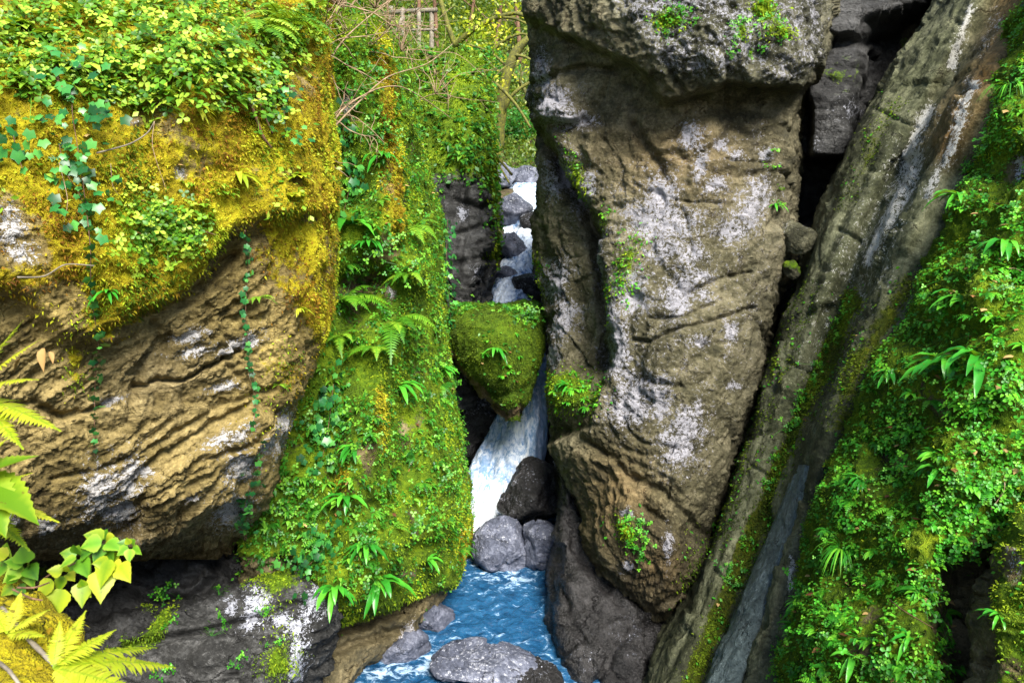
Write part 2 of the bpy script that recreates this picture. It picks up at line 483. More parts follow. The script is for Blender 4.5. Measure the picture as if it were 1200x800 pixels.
lip = [(-260, 330), (20, 345), (70, 395), (130, 400), (158, 372), (205, 345), (232, 318), (262, 282), (288, 268), (300, 300), (330, 350), (372, 400), (430, 420), (430, -200), (-260, -200)]
up = inpoly(x, y, lip, 24)
A.push(.17 * inpoly(x, y, lip[:9] + [(300, 262), (430, 240), (430, -200), (-260, -200)], 15) - .04)
A.push(-.10 * inpoly(x, y, [(330, 480), (430, 420), (420, 640), (300, 660), (280, 610), (330, 570)], 16))   # the broken lower right edge steps back
A.push(.13 * inpoly(x, y, [(180, 560), (300, 480), (345, 500), (300, 570), (200, 625), (150, 640)], 9))
A.push(-.10 * np.exp(-(dline(x, y, [(160, 455), (189, 446), (216, 444), (250, 424), (282, 412)]) / 2.4) ** 2))
A.push(-.10 * np.exp(-(dline(x, y, [(120, 385), (160, 370), (210, 352), (245, 330), (275, 300)]) / 7) ** 2))
A.push(-.08 * np.exp(-(dline(x, y, [(40, 470), (75, 490), (130, 470)]) / 4) ** 2))
A.push(-.06 * np.exp(-(dline(x, y, [(110, 610), (170, 585), (230, 540), (300, 515), (330, 480)]) / 3) ** 2))
A.push(-.045 * np.exp(-(dline(x, y, [(60, 560), (140, 540), (210, 505), (260, 475), (320, 455)]) / 3) ** 2))
for cx, cy, rr, a in [(210, 110, 48, .12), (120, 190, 40, .10), (215, 175, 36, .08), (330, 250, 34, .12), (380, 300, 22, .10), (350, 345, 24, .06), (50, 260, 45, .08), (130, 300, 36, .06), (230, 60, 60, .1), (60, 110, 50, .08)]:
    A.push(a * ell(x, y, cx, cy, rr, rr * 1.3))
ms = up * np.clip(.90 + .7 * fbm(A.V0 * 2.4 + 7, 4), 0, 1)
ms *= 1 - .85 * ell(x, y, 5, 265, 30, 45) - .4 * ell(x, y, 40, 300, 30, 40) - .7 * ell(x, y, 205, 208, 13, 15) - .6 * ell(x, y, 150, 150, 12, 9) - .5 * ell(x, y, 60, 350, 40, 20)
ms = np.minimum(ms, 1 - .62 * (.6 + .8 * fbm(A.V0 * 3.1 + 40, 3)) * inpoly(x, y, [(284, 262), (400, 240), (410, 400), (385, 420), (360, 380), (320, 350)], 10))
ms = np.maximum(ms, .62 * ell(x, y, 85, 425, 14, 34)); ms = np.maximum(ms, .45 * ell(x, y, 330, 440, 30, 60, 20))
A.attr['moss'] = np.clip(ms, 0, 1)
li = np.zeros(len(x))
for cx, cy, rx, ry, ro in [(222, 393, 16, 8, -15), (226, 410, 22, 6, -12), (272, 408, 26, 5, -20), (292, 400, 14, 8, -30), (262, 455, 18, 5, -20), (132, 470, 18, 4, -12), (120, 575, 22, 34, 30), (150, 560, 16, 26, 25), (140, 600, 18, 20, 20), (165, 555, 16, 6, -20), (268, 510, 26, 7, -25), (330, 500, 9, 26, 35), (318, 520, 12, 20, 40), (285, 545, 22, 18, -40), (272, 600, 22, 18, -40), (210, 690, 10, 6, 0), (2, 270, 22, 40, 0), (20, 300, 26, 20, 0), (205, 208, 12, 14, 0), (150, 152, 14, 10, 0), (225, 582, 10, 4, -30), (55, 610, 10, 12, 0), (8, 600, 10, 20, 0)]:
    li = np.maximum(li, ell(x, y, cx, cy, rx * 1.25, ry * 1.25, ro))
A.attr['lichen'] = li * (1 - .8 * A.attr['moss'])
A.attr['ochre'] = np.clip(.6 - .5 * sstep(560, 650, y) + .3 * ell(x, y, 330, 430, 70, 130, 20) + .4 * ell(x, y, 60, 330, 50, 70) - .35 * ell(x, y, 200, 440, 90, 60), 0, 1)
eh = norm(np.array([.68, .73, 0])); sn = -math.sin(R(25)) * eh + math.cos(R(25)) * UZ + .25 * np.array([.7, -.7, 0])
rockify(A, .035, .04, 2.2, sn, .032, 13, .016, A.attr['moss'], .015)
A.build('overhanging_cliff', MR['ochre'], 'overhanging layered ochre cliff with a golden moss cap, sunlit, beside the fern wall', 'cliff')

# --- dark ledge under the overhang
B = Mass(rows('''
540| -180:6.2 60:6.3 190:6.3 290:6.3 350:6.3 400:6.6
610| -180:6.1 60:6.2 180:6.2 280:6.15 350:6.2 402:6.5
655| -180:6.1 60:6.1 180:6.1 280:5.95 352:5.8 396:6.1
690| -180:6.0 60:5.9 180:5.75 285:5.5 362:5.5 390:5.9
725| -180:5.6 60:5.45 185:5.25 290:5.25 372:5.4 392:5.8
770| -180:5.2 60:5.1 190:5.05 290:5.1 352:5.35 378:5.8
810| -180:5.0 60:4.95 190:4.95 290:5.05 335:5.35 362:5.8
900| -180:5.0 60:4.9 190:4.9 290:5.0 330:5.3 350:5.8'''), back=.8)
x, y = B.x, B.y
B.push(.24 * inpoly(x, y, [(150, 650), (240, 655), (250, 672), (225, 690), (165, 698), (130, 690)], 6))
B.push(.18 * inpoly(x, y, [(230, 640), (300, 645), (350, 640), (330, 660), (270, 668)], 5))
B.push(-.14 * np.exp(-(dline(x, y, [(140, 760), (200, 748), (270, 730), (330, 712), (392, 695)]) / 4) ** 2))
B.push(-.16 * np.exp(-(dline(x, y, [(60, 720), (120, 712), (190, 702), (250, 680), (300, 668)]) / 6) ** 2))
B.push(-.10 * np.exp(-(dline(x, y, [(100, 680), (170, 690), (235, 672)]) / 4) ** 2))
B.push(.10 * inpoly(x, y, [(330, 770), (392, 700), (420, 700), (380, 800), (330, 810)], 7))
li = np.zeros(len(x))
for cx, cy, rx, ry, ro in [(368, 705, 11, 30, 25), (374, 690, 8, 22, 10), (345, 735, 10, 14, 30), (300, 705, 14, 20, 10), (345, 765, 8, 26, 20), (330, 725, 10, 10, 0), (270, 710, 8, 10, 0), (295, 725, 14, 8, -20), (345, 780, 10, 18, 20)]:
    li = np.maximum(li, ell(x, y, cx, cy, rx * 1.2, ry * 1.2, ro))
B.attr['lichen'] = li
mo = .95 * ell(x, y, 187, 738, 8, 26, 35) + .8 * ell(x, y, 172, 713, 7, 7) + .8 * ell(x, y, 325, 680, 26, 22) + .6 * ell(x, y, 325, 770, 18, 30, 20) + .6 * ell(x, y, 155, 755, 22, 8, -20)
B.attr['moss'] = np.clip(mo, 0, 1)
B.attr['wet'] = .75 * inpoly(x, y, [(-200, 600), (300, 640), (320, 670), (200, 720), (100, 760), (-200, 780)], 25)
rockify(B, .05, .05, 2.2, (.15, .1, 1), .05, 6, .010, B.attr['moss'], .02)
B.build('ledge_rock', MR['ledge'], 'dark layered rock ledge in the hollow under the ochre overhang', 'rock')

# --- fern-grown mossy wall that borders the water
D = Mass(rows('''
-90| 330:8.2 385:8.0 400:8.1 408:8.4 414:8.8 420:9.8
0| 330:7.0 392:6.9 408:7.0 420:7.3 428:7.8 434:9.2
45| 330:6.6 397:6.45 426:6.6 442:6.95 450:7.4 457:9
95| 330:6.3 399:6.25 436:6.45 460:6.85 470:7.3 478:9
150| 330:6.2 400:6.15 440:6.35 464:6.75 476:7.3 484:9
250| 320:6.0 397:6.0 440:6.2 478:6.7 501:7.6 509:9
330| 310:5.9 390:5.9 440:6.1 483:6.6 505:7.6 510:9
400| 300:5.8 385:5.8 440:6.0 486:6.5 512:7.6 515:9
500| 290:5.7 368:5.7 430:5.85 486:6.3 523:7.4 526:9
600| 280:5.6 348:5.6 420:5.7 486:6.1 538:7.1 540:9
650| 280:5.55 345:5.55 420:5.65 484:6.05 537:7.0 539:9
690| 280:5.75 350:5.65 420:5.75 474:6.1 528:6.9 532:9
712| 280:6.05 354:5.9 416:5.95 464:6.25 511:6.85 517:8.6
735| 280:6.2 356:6.05 414:6.1 452:6.35 490:6.75 497:8.5
765| 280:6.2 358:6.0 410:6.05 436:6.25 457:6.65 465:8.3
800| 280:6.0 360:5.85 396:5.9 412:6.1 417:6.5 425:8.0
880| 280:5.8 360:5.6 385:5.7 396:5.9 400:6.2 405:7.8'''), back=.8)
x, y = D.x, D.y
for cx, cy, rx, ry, a, ro in [(452, 150, 20, 90, .20, 0), (448, 270, 26, 45, .20, 0), (475, 320, 24, 20, .22, 0), (425, 340, 30, 40, -.18, 0), (425, 470, 26, 60, .16, 0), (408, 560, 26, 60, .14, 15), (470, 470, 20, 80, -.10, 5), (500, 560, 20, 90, .12, -5), (450, 630, 40, 40, .14, 0), (400, 680, 30, 24, .14, 0), (535, 500, 12, 150, .08, 0), (415, 60, 14, 60, .14, 0), (455, 400, 22, 40, .12, 0), (405, 420, 16, 60, -.14, 0), (430, 705, 40, 12, .12, -10)]:
    D.push(1.5 * a * ell(x, y, cx, cy, rx, ry, ro))
for cx, cy, rx, ry, a, ro in [(420, 215, 9, 22, -.2, 0), (432, 330, 22, 9, -.2, -10), (428, 440, 10, 26, -.16, 8), (392, 560, 8, 40, -.14, 8), (466, 545, 8, 36, -.13, 6), (505, 430, 7, 40, -.12, 0), (440, 590, 26, 7, -.12, -15), (490, 640, 22, 8, -.12, -20), (462, 120, 5, 50, -.14, 0), (385, 640, 18, 10, -.14, 0)]:
    D.push(a * ell(x, y, cx, cy, rx, ry, ro))
D.push(-.16 * np.exp(-(dline(x, y, [(398, 330), (420, 325), (445, 318)]) / 8) ** 2))
D.push(-.12 * np.exp(-(dline(x, y, [(392, 40), (402, 130), (408, 250)]) / 9) ** 2))
D.push(-.07 * np.exp(-(dline(x, y, [(470, 520), (484, 600), (478, 660)]) / 6) ** 2))
D.push(-.22 * np.exp(-(dline(x, y, [(330, 655), (380, 740), (425, 735), (470, 712), (540, 690)]) / 6) ** 2))
D.push(-.12 * np.exp(-(dline(x, y, [(360, 775), (420, 752), (470, 735)]) / 5) ** 2))
top = inpoly(x, y, [(200, -200), (620, -200), (600, 640), (556, 652), (535, 690), (470, 705), (425, 730), (380, 730), (340, 655), (200, 650)], 8)
ms = top * (.93 - .75 * ell(x, y, 407, 125, 8, 20) - .55 * ell(x, y, 450, 210, 10, 30) - .6 * ell(x, y, 425, 330, 26, 12) - .6 * ell(x, y, 447, 300, 14, 16) - .5 * ell(x, y, 455, 345, 8, 14) - .75 * ell(x, y, 538, 520, 7, 40) - .4 * ell(x, y, 480, 600, 8, 40) - .55 * ell(x, y, 470, 510, 8, 30) - .5 * ell(x, y, 400, 590, 12, 20) - .5 * ell(x, y, 470, 670, 30, 10, -20))
ms = np.maximum(ms, .6 * ell(x, y, 372, 765, 20, 14))
D.attr['moss'] = np.clip(ms * np.clip(.95 + .5 * fbm(D.V0 * 2.2 + 3, 4), 0, 1.05), 0, 1)
D.attr['ochre'] = np.clip(.3 + .7 * ell(x, y, 452, 200, 18, 90) + .45 * ell(x, y, 440, 70, 16, 50) + .4 * ell(x, y, 440, 490, 16, 60) + .4 * ell(x, y, 400, 560, 14, 50) + .35 * ell(x, y, 545, 640, 20, 50), 0, 1)
D.attr['wet'] = .55 * sstep(700, 760, y)
li = np.zeros(len(x))
for cx, cy, rx, ry, ro in [(407, 125, 7, 18, 0), (400, 150, 5, 5, 0), (472, 745, 6, 16, 30), (468, 770, 6, 10, 0), (455, 342, 5, 10, 0)]:
    li = np.maximum(li, ell(x, y, cx, cy, rx * 1.2, ry * 1.2, ro))
D.attr['lichen'] = li
rockify(D, .07, .05, 1.9, (.5, -.2, .8), .03, 5, .012, D.attr['moss'], .02)
D.build('mossy_cliff', MR['mossy'], 'steep green moss wall hung with ferns, rising from the blue pool beside the ochre cliff', 'cliff')

# --- narrow dark buttress further up the gorge
E = Mass(rows('''
60| 482:11.6 509:11.3 534:11.2 555:11.4 567:12
130| 486:10.9 509:10.6 539:10.5 563:10.7 573:11.4
170| 492:10.4 516:10.1 544:10.0 566:10.2 576:11
230| 499:10 524:9.7 550:9.7 567:9.9 577:10.8
290| 502:9.8 526:9.5 552:9.5 568:9.7 578:10.6
340| 502:9.7 528:9.35 550:9.3 561:9.6 570:10.4
390| 502:9.6 528:9.25 550:9.25 559:9.5 566:10.4
480| 502:9.5 528:9.15 546:9.2 555:9.5 560:10.4'''), back=1.0)
x, y = E.x, E.y
for pts, w, a in [([(535, 235), (560, 245), (575, 240)], 4, -.12), ([(535, 275), (560, 268), (578, 262)], 4, -.12), ([(535, 310), (560, 305), (580, 300)], 4, -.12), ([(540, 200), (545, 260), (535, 330)], 4, -.12)]:
    E.push(a * np.exp(-(dline(x, y, pts) / w) ** 2))
E.attr['moss'] = np.clip(.95 * (1 - sstep(185, 225, y)) + .9 * ell(x, y, 580, 225, 10, 60) + .6 * ell(x, y, 578, 300, 6, 20), 0, 1)
E.attr['wet'] = .35 + 0 * x
li = ell(x, y, 542, 250, 6, 10) + .6 * ell(x, y, 560, 320, 8, 10)
E.attr['lichen'] = li
rockify(E, .06, .08, 2.4, (.3, 0, 1), .06, 4, .012, E.attr['moss'], .02)
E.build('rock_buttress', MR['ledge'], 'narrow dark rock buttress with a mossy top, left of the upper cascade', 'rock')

# --- chockstone jammed across the slot
F = Mass(rows('''
357| 545:8.95 565:8.85 588:8.8 610:8.85 626:8.95
362| 533:8.85 555:8.6 588:8.5 618:8.6 632:8.9
372| 528:8.7 552:8.3 586:8.15 620:8.35 635:8.75
392| 526:8.6 550:8.1 586:7.95 620:8.2 636:8.6
412| 530:8.6 553:8.1 588:7.9 618:8.15 634:8.55
432| 541:8.55 562:8.12 591:7.93 615:8.15 628:8.5
452| 556:8.5 574:8.2 595:8.02 611:8.2 622:8.5
474| 577:8.5 588:8.3 599:8.18 608:8.3 615:8.5
492| 595:8.5 598:8.4 601:8.4 604:8.4 607:8.5'''), back=.45, res=1.2)
x, y = F.x, F.y
F.attr['moss'] = np.clip(.95 + .35 * fbm(F.V0 * 5, 3) - .9 * np.exp(-(dline(x, y, [(530, 415), (560, 455), (594, 488), (612, 480)]) / 7) ** 2) - .35 * ell(x, y, 606, 405, 8, 8), 0, 1)
F.push(-.05 * np.exp(-(dline(x, y, [(560, 452), (585, 462), (610, 458), (625, 435)]) / 4) ** 2))
F.attr['ochre'] = .5 + 0 * x
rockify(F, .015, .03, 3.0, None, 0, 1, .008, F.attr['moss'] * .5, .008)
F.build('chockstone', MR['chock'], 'wedge-shaped boulder furred with olive moss, jammed across the slot above the waterfall', 'boulder')

# --- the great lichen-spotted rock
C = Mass(rows('''
-110| 650:8.2 668:7.5 705:7.1 760:6.75 840:6.65 920:6.8 968:7.2 985:8.4
-50| 640:8.1 658:7.35 698:6.9 755:6.5 840:6.4 920:6.55 965:7.0 980:8.2
0| 628:8.0 645:7.3 690:6.85 750:6.45 840:6.35 920:6.45 958:6.85 972:8
60| 630:8.0 648:7.4 690:6.95 750:6.55 840:6.4 915:6.5 953:6.85 966:8
130| 624:8.0 639:7.4 684:7.1 740:6.85 830:6.65 900:6.75 932:6.95 945:8
220| 623:8.1 639:7.5 684:7.1 740:6.8 830:6.55 890:6.7 921:7.0 931:8
310| 627:8.2 643:7.6 679:7.3 715:6.8 810:6.42 880:6.6 914:6.9 925:8
400| 639:8.2 651:7.6 684:7.3 715:6.7 800:6.32 865:6.5 898:6.8 905:8
470| 638:8.0 650:7.3 680:6.9 720:6.6 800:6.27 850:6.45 880:6.75 890:8
530| 645:7.9 660:7.2 690:6.8 730:6.5 790:6.22 830:6.4 861:6.7 869:8
600| 668:7.6 685:7.0 710:6.6 745:6.35 785:6.2 815:6.35 838:6.6 845:8
660| 692:7.3 705:6.8 730:6.5 755:6.35 785:6.25 805:6.4 821:6.6 827:8
700| 722:7.2 733:6.9 750:6.65 765:6.5 780:6.5 790:6.6 799:6.75 803:8
718| 748:7.2 754:7.0 762:6.9 768:6.85 776:6.85 780:6.9 786:7.0 790:7.8'''), back=.9, res=1.8)
x, y = C.x, C.y
cap = [(560, -200), (1000, -200), (985, 40), (960, 92), (932, 104), (900, 100), (850, 96), (800, 118), (772, 118), (762, 95), (745, 74), (715, 66), (690, 52), (660, 40), (640, 30), (600, 0)]
C.push(.29 * inpoly(x, y, cap, 7) - .12 * ell(x, y, 735, 100, 34, 26) - .16 * ell(x, y, 870, 125, 60, 16))
C.push(.16 * inpoly(x, y, [(620, 140), (700, 150), (690, 185), (680, 128), (640, 120)], 8))
lobe = [(610, 130), (650, 190), (682, 240), (694, 290), (701, 340), (706, 390), (702, 440), (690, 500), (640, 520), (600, 400)]
C.push(-.30 * inpoly(x, y, lobe, 4))
C.push(-.36 * np.exp(-(dline(x, y, [(628, 148), (650, 200), (680, 250), (692, 290), (700, 340), (706, 390), (703, 425)]) / 8) ** 2))
C.push(-.10 * ell(x, y, 695, 380, 14, 45))
C.push(.14 * ell(x, y, 650, 115, 26, 34) + .12 * ell(x, y, 655, 175, 22, 22) + .16 * ell(x, y, 668, 465, 26, 24) + .10 * ell(x, y, 660, 400, 14, 60))
C.push(-.12 * np.exp(-(dline(x, y, [(742, 145), (755, 170), (772, 190), (775, 200)]) / 6) ** 2))
C.push(-.09 * np.exp(-(dline(x, y, [(628, 100), (655, 90), (690, 78), (720, 85)]) / 4) ** 2))
C.push(-.12 * np.exp(-(dline(x, y, [(620, 128), (640, 146), (668, 150), (682, 140)]) / 5) ** 2))
for pts, w, a in [([(740, 397), (765, 400), (795, 385), (830, 378), (870, 365), (890, 360)], 2.5, -.07), ([(760, 372), (800, 372), (850, 350)], 2.5, -.05), ([(800, 345), (850, 325), (885, 318)], 2.5, -.05), ([(790, 232), (815, 236), (850, 240)], 2, -.04), ([(850, 187), (880, 190), (900, 190)], 2, -.04), ([(640, 500), (680, 510), (715, 535), (740, 560), (775, 575), (800, 600), (830, 625)], 5, -.07), ([(700, 545), (730, 580), (760, 600), (790, 625), (830, 628)], 5, -.06), ([(720, 690), (760, 712), (800, 690)], 4, -.10), ([(735, 540), (770, 552), (800, 580)], 4, -.04), ([(700, 640), (715, 670), (750, 700)], 4, -.08)]:
    C.push(a * np.exp(-(dline(x, y, pts) / w) ** 2))
C.push(.12 * inpoly(x, y, [(640, 505), (715, 540), (760, 610), (830, 640), (800, 715), (740, 715), (690, 650)], 8))
li = np.zeros(len(x))
for cx, cy, rx, ry, ro in [(650, 122, 22, 20, 0), (640, 90, 8, 22, 0), (652, 205, 18, 22, 30), (680, 225, 12, 24, 25), (775, 225, 20, 20, 0), (765, 240, 14, 22, 0), (808, 160, 10, 14, 0), (845, 169, 9, 6, 0), (864, 182, 9, 6, 0), (897, 183, 6, 8, 0), (880, 245, 16, 34, 25), (860, 270, 20, 14, 0), (840, 215, 12, 10, 0), (820, 190, 8, 20, 10), (780, 290, 24, 14, 0), (815, 295, 16, 12, 0), (825, 322, 20, 8, 0), (797, 345, 20, 30, 30), (828, 345, 8, 10, 30), (740, 340, 20, 24, 0), (770, 255, 40, 25, 0), (660, 375, 14, 22, 25), (645, 330, 16, 22, 20), (720, 390, 10, 50, -10), (716, 420, 14, 24, 0), (745, 460, 24, 26, 0), (770, 465, 14, 24, 0), (820, 400, 12, 8, 0), (858, 388, 10, 12, 30), (862, 452, 8, 5, 0), (805, 500, 20, 20, 0), (795, 520, 22, 26, 0), (735, 480, 24, 20, 10), (820, 480, 6, 10, 0), (648, 415, 8, 14, 0), (700, 300, 8, 30, 0), (735, 600, 6, 6, 0), (783, 640, 4, 16, 0), (735, 665, 8, 6, 0), (668, 140, 20, 12, 0)]:
    li = np.maximum(li, ell(x, y, cx, cy, rx * 1.35, ry * 1.35, ro))
li = np.maximum(li * .92, .20 * inpoly(x, y, [(690, 200), (900, 140), (910, 330), (860, 480), (800, 560), (700, 500)], 40))
capm = inpoly(x, y, [(730, -200), (980, -200), (960, 60), (930, 90), (850, 84), (790, 92), (770, 66), (740, 30), (720, 0)], 14)
li = np.maximum(li, .72 * capm * (.75 + .5 * fbm(C.V0 * 3, 2)))
C.attr['lichen'] = np.clip(li, 0, 1)
mo = .95 * ell(x, y, 668, 458, 26, 22) + .5 * ell(x, y, 735, 315, 14, 40, 20) + .5 * ell(x, y, 675, 200, 8, 30, -15) + .7 * ell(x, y, 785, 25, 22, 14) + .8 * ell(x, y, 893, 12, 14, 18) + .6 * ell(x, y, 905, 40, 20, 8) + .55 * ell(x, y, 868, 38, 8, 14) + .7 * ell(x, y, 735, 622, 16, 14) + .35 * ell(x, y, 820, 675, 20, 40) + .5 * ell(x, y, 622, 330, 8, 30) + .5 * ell(x, y, 705, 255, 8, 12)
C.attr['moss'] = np.clip(mo, 0, 1)
C.attr['wet'] = np.clip(.55 * sstep(500, 640, y) * sstep(690, 640, x + 60) + .7 * sstep(620, 715, y) + .4 * ell(x, y, 735, 105, 40, 40) + .55 * ell(x, y, 790, 130, 7, 20) + .7 * ell(x, y, 850, 150, 5, 34) + .7 * ell(x, y, 884, 155, 6, 36) + .55 * ell(x, y, 738, 130, 5, 26) + .35 * sstep(850, 900, x - (400 - y) * .15), 0, 1)
C.attr['ochre'] = np.clip(.12 + .4 * ell(x, y, 790, 180, 90, 60) + .6 * ell(x, y, 720, 590, 50, 60) + .6 * ell(x, y, 770, 670, 40, 36) - .5 * capm, 0, 1)
cm = np.clip(inpoly(x, y, cap, 10), 0, 1)
rockify(C, .09, .055, 1.6, (.25, .3, 1), .018, 4, .017, C.attr['moss'], .016)
C.push(cm * (.045 * (cells(C.V0 * 9)[2] - .45) + .02 * ridged(C.V0 * 14, 3) - .02))
C.build('lichen_rock', MR['pale'], 'towering grey-brown rock blotched with white lichen, under a rough grey overhang', 'rock')

# --- dark polished rock at its foot
H = Mass(rows('''
540| 648:7.9 652:7.75 657:7.7 664:7.75 674:8.1
575| 650:7.8 656:7.4 664:7.3 674:7.4 690:8.0
620| 650:7.65 658:7.15 670:7.1 690:7.3 712:8.0
660| 645:7.6 656:6.95 680:6.85 715:7.1 745:7.9
695| 642:7.5 656:6.8 690:6.6 735:6.75 775:7.5
735| 643:7.3 660:6.55 702:6.38 752:6.42 790:7.1
785| 652:7.0 668:6.3 706:6.12 752:6.15 780:6.8
860| 660:6.8 676:6.15 708:6.0 750:6.0 775:6.6
940| 665:6.8 680:6.1 708:5.95 745:5.95 770:6.6'''), back=.8)
x, y = H.x, H.y
for pts, w, a in [([(700, 800), (722, 760), (745, 735), (780, 720)], 4, -.10), ([(660, 690), (672, 730), (690, 760), (700, 800)], 3, -.06), ([(665, 600), (680, 650), (710, 690)], 8, -.14), ([(735, 770), (760, 780)], 3, -.05), ([(720, 700), (735, 720)], 4, -.08)]:
    H.push(a * np.exp(-(dline(x, y, pts) / w) ** 2))
H.attr['wet'] = .75 + 0 * x
H.attr['lichen'] = .12 * (ell(x, y, 735, 745, 22, 30) + ell(x, y, 690, 770, 12, 40))
rockify(H, .06, .05, 2.0, (.5, .2, .8), .03, 4, .010, None, .02)
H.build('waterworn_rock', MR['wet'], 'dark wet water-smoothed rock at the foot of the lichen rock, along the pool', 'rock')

# --- blocky rock at the back of the cleft
K = Mass(rows('''
-110| 915:9.0 940:8.4 985:8.2 1030:8.3 1080:8.6 1160:9.2
0| 920:8.9 940:8.2 985:8.0 1030:8.1 1075:8.5 1150:9.1
80| 920:8.9 938:8.2 980:7.9 1020:8.0 1060:8.5 1120:9.0
180| 915:8.9 932:8.1 965:7.85 1000:8.0 1030:8.4 1080:9.0
250| 905:8.7 925:8.2 955:8.1 980:8.2 1000:8.5 1040:9.0
340| 895:8.6 915:8.2 940:8.1 960:8.3 985:8.6 1020:9.0
440| 880:8.6 900:8.3 925:8.3 950:8.4 975:8.7 1000:9.0'''), back=.8)
x, y = K.x, K.y
K.push(.45 * inpoly(x, y, [(945, 92), (975, 60), (1022, 55), (1012, 110), (1000, 185), (950, 186), (952, 130)], 6))
K.push(.40 * inpoly(x, y, [(930, -200), (1090, -200), (1080, 20), (1050, 40), (980, 50), (950, 40)], 8))
K.push(-.55 * inpoly(x, y, [(935, 188), (1000, 190), (985, 250), (930, 262)], 8))
K.push(-.6 * inpoly(x, y, [(1015, 30), (1120, 0), (1050, 110), (1000, 200), (1000, 120)], 14))
K.attr['wet'] = np.clip(.8 + 0 * x - .5 * ell(x, y, 985, 140, 30, 50), 0, 1)  # wetness here also paints in the cleft's shade, thinner on the lit block
K.attr['lichen'] = .5 * ell(x, y, 1000, 130, 20, 14) + .4 * ell(x, y, 952, 172, 10, 8)
K.attr['moss'] = .45 * ell(x, y, 985, 90, 30, 30)
rockify(K, .05, .05, 1.8, (.1, 0, 1), .02, 5, .014, K.attr['moss'] * .5, .02)
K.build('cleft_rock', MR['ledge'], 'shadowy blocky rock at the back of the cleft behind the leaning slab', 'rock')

# --- leaning slab
S = Mass(rows('''
-330| 1192:8.8 1200:7.4 1235:7.0 1258:6.9 1290:6.7 1340:6.4 1470:5.6
-220| 1180:8.7 1188:7.35 1222:6.9 1246:6.85 1276:6.6 1315:6.3 1450:5.5
-110| 1160:8.6 1168:7.3 1205:6.8 1228:6.75 1252:6.5 1285:6.2 1420:5.4
-40| 1124:8.5 1132:7.2 1168:6.75 1193:6.7 1215:6.45 1245:6.15 1390:5.2
0| 1098:8.4 1107:7.1 1142:6.65 1168:6.6 1190:6.4 1215:6.1 1370:5.1
100| 1038:8.3 1046:7.0 1082:6.55 1108:6.5 1130:5.75 1156:5.35 1330:5.0
200| 983:8.2 990:6.9 1026:6.5 1052:6.45 1078:5.75 1104:5.3 1290:4.9
300| 945:8.1 951:6.85 982:6.45 1007:6.4 1032:5.75 1060:5.25 1260:4.9
400| 908:8.0 914:6.75 944:6.4 972:6.35 998:5.7 1025:5.2 1230:4.9
500| 876:7.9 882:6.6 908:6.3 934:6.25 962:5.62 992:5.15 1200:4.9
600| 844:7.7 850:6.4 874:6.12 898:6.12 932:5.65 960:5.25 1180:4.8
700| 802:7.4 808:6.1 834:5.85 862:5.88 894:5.42 928:5.05 1160:4.7
800| 748:7.0 755:5.75 786:5.5 828:5.5 864:5.12 905:4.8 1150:4.5
900| 700:6.6 706:5.4 740:5.2 790:5.2 835:5.0 885:4.7 1140:4.3'''), back=.6)
x, y = S.x, S.y
def along(pts, w, a): S.push(a * np.exp(-(dline(x, y, pts) / w) ** 2))
along([(1145, 0), (1060, 160), (985, 290), (925, 440), (880, 560), (830, 690), (780, 800)], 9, .04)
along([(1090, 60), (1020, 190), (960, 330), (915, 450), (870, 580), (820, 700), (770, 810)], 6, -.05)
along([(1010, 330), (960, 440), (920, 540), (890, 620), (850, 720), (815, 800)], 10, -.06)
along([(985, 440), (945, 530), (915, 610), (880, 700), (840, 790)], 8, .035)
along([(1000, 500), (970, 580), (930, 680), (895, 770), (870, 830)], 14, -.09)
along([(1180, 60), (1120, 170), (1060, 290)], 8, .05)
s_ax = norm(P(1145, 0, 6.6) - P(780, 800, 5.5)); face_n = norm(np.array([-.8, -.45, .35]))
across = norm(np.cross(s_ax, face_n))
pl = S.V0
gro = np.stack([pl @ across * 9, pl @ s_ax * .55, pl @ face_n * 2], 1)
S.push(.012 * fbm(gro, 5, .6) + .014 * (ridged(gro * np.array([.5, .8, 1]), 3) - .6))
li = np.zeros(len(x))
for a_, b_, w, v in [((1138, 10), (1115, 75), 6, .9), ((1090, 130), (1060, 200), 11, .95), ((1075, 180), (1030, 290), 9, .9), ((1115, 170), (1085, 230), 6, .8), ((1140, 100), (1110, 190), 8, .85), ((1040, 250), (1020, 310), 7, .9), ((1010, 345), (1000, 360), 4, .8), ((930, 655), (926, 690), 3, .95), ((1060, 200), (960, 420), 30, .3), ((1170, 20), (1150, 60), 8, .4)]:
    li = np.maximum(li, v * np.exp(-(dline(x, y, [a_, b_]) / w) ** 2))
S.attr['lichen'] = li
mo = np.maximum(.95 * np.exp(-(dline(x, y, [(1000, 350), (958, 440), (915, 540), (888, 615), (845, 715), (805, 810)]) / 12) ** 2), .3 * np.exp(-(dline(x, y, [(950, 340), (900, 470), (840, 640)]) / 16) ** 2))
mo = np.maximum(mo, .6 * np.exp(-(dline(x, y, [(1065, 330), (1010, 420), (990, 500)]) / 16) ** 2))
mo = np.maximum(mo, .4 * np.exp(-(dline(x, y, [(1050, 120), (990, 240)]) / 10) ** 2))
S.attr['moss'] = mo
wet = np.exp(-(dline(x, y, [(1010, 500), (970, 590), (935, 680), (900, 780), (880, 830)]) / 24) ** 2) + .6 * np.exp(-(dline(x, y, [(1010, 150), (950, 300), (900, 440), (850, 580), (770, 790)]) / 16) ** 2)
S.attr['wet'] = np.clip(.85 * wet, 0, 1)
S.attr['ochre'] = np.clip(.9 * np.exp(-(dline(x, y, [(1190, 0), (1150, 100), (1110, 170)]) / 26) ** 2) + .06, 0, 1)
for pts in ([(925, 425), (950, 440), (975, 445)], [(880, 545), (905, 560), (925, 560)], [(1030, 130), (1060, 145), (1075, 150)], [(835, 665), (860, 690), (872, 690)], [(985, 270), (1010, 285)]):
    along(pts, 2.5, -.05)
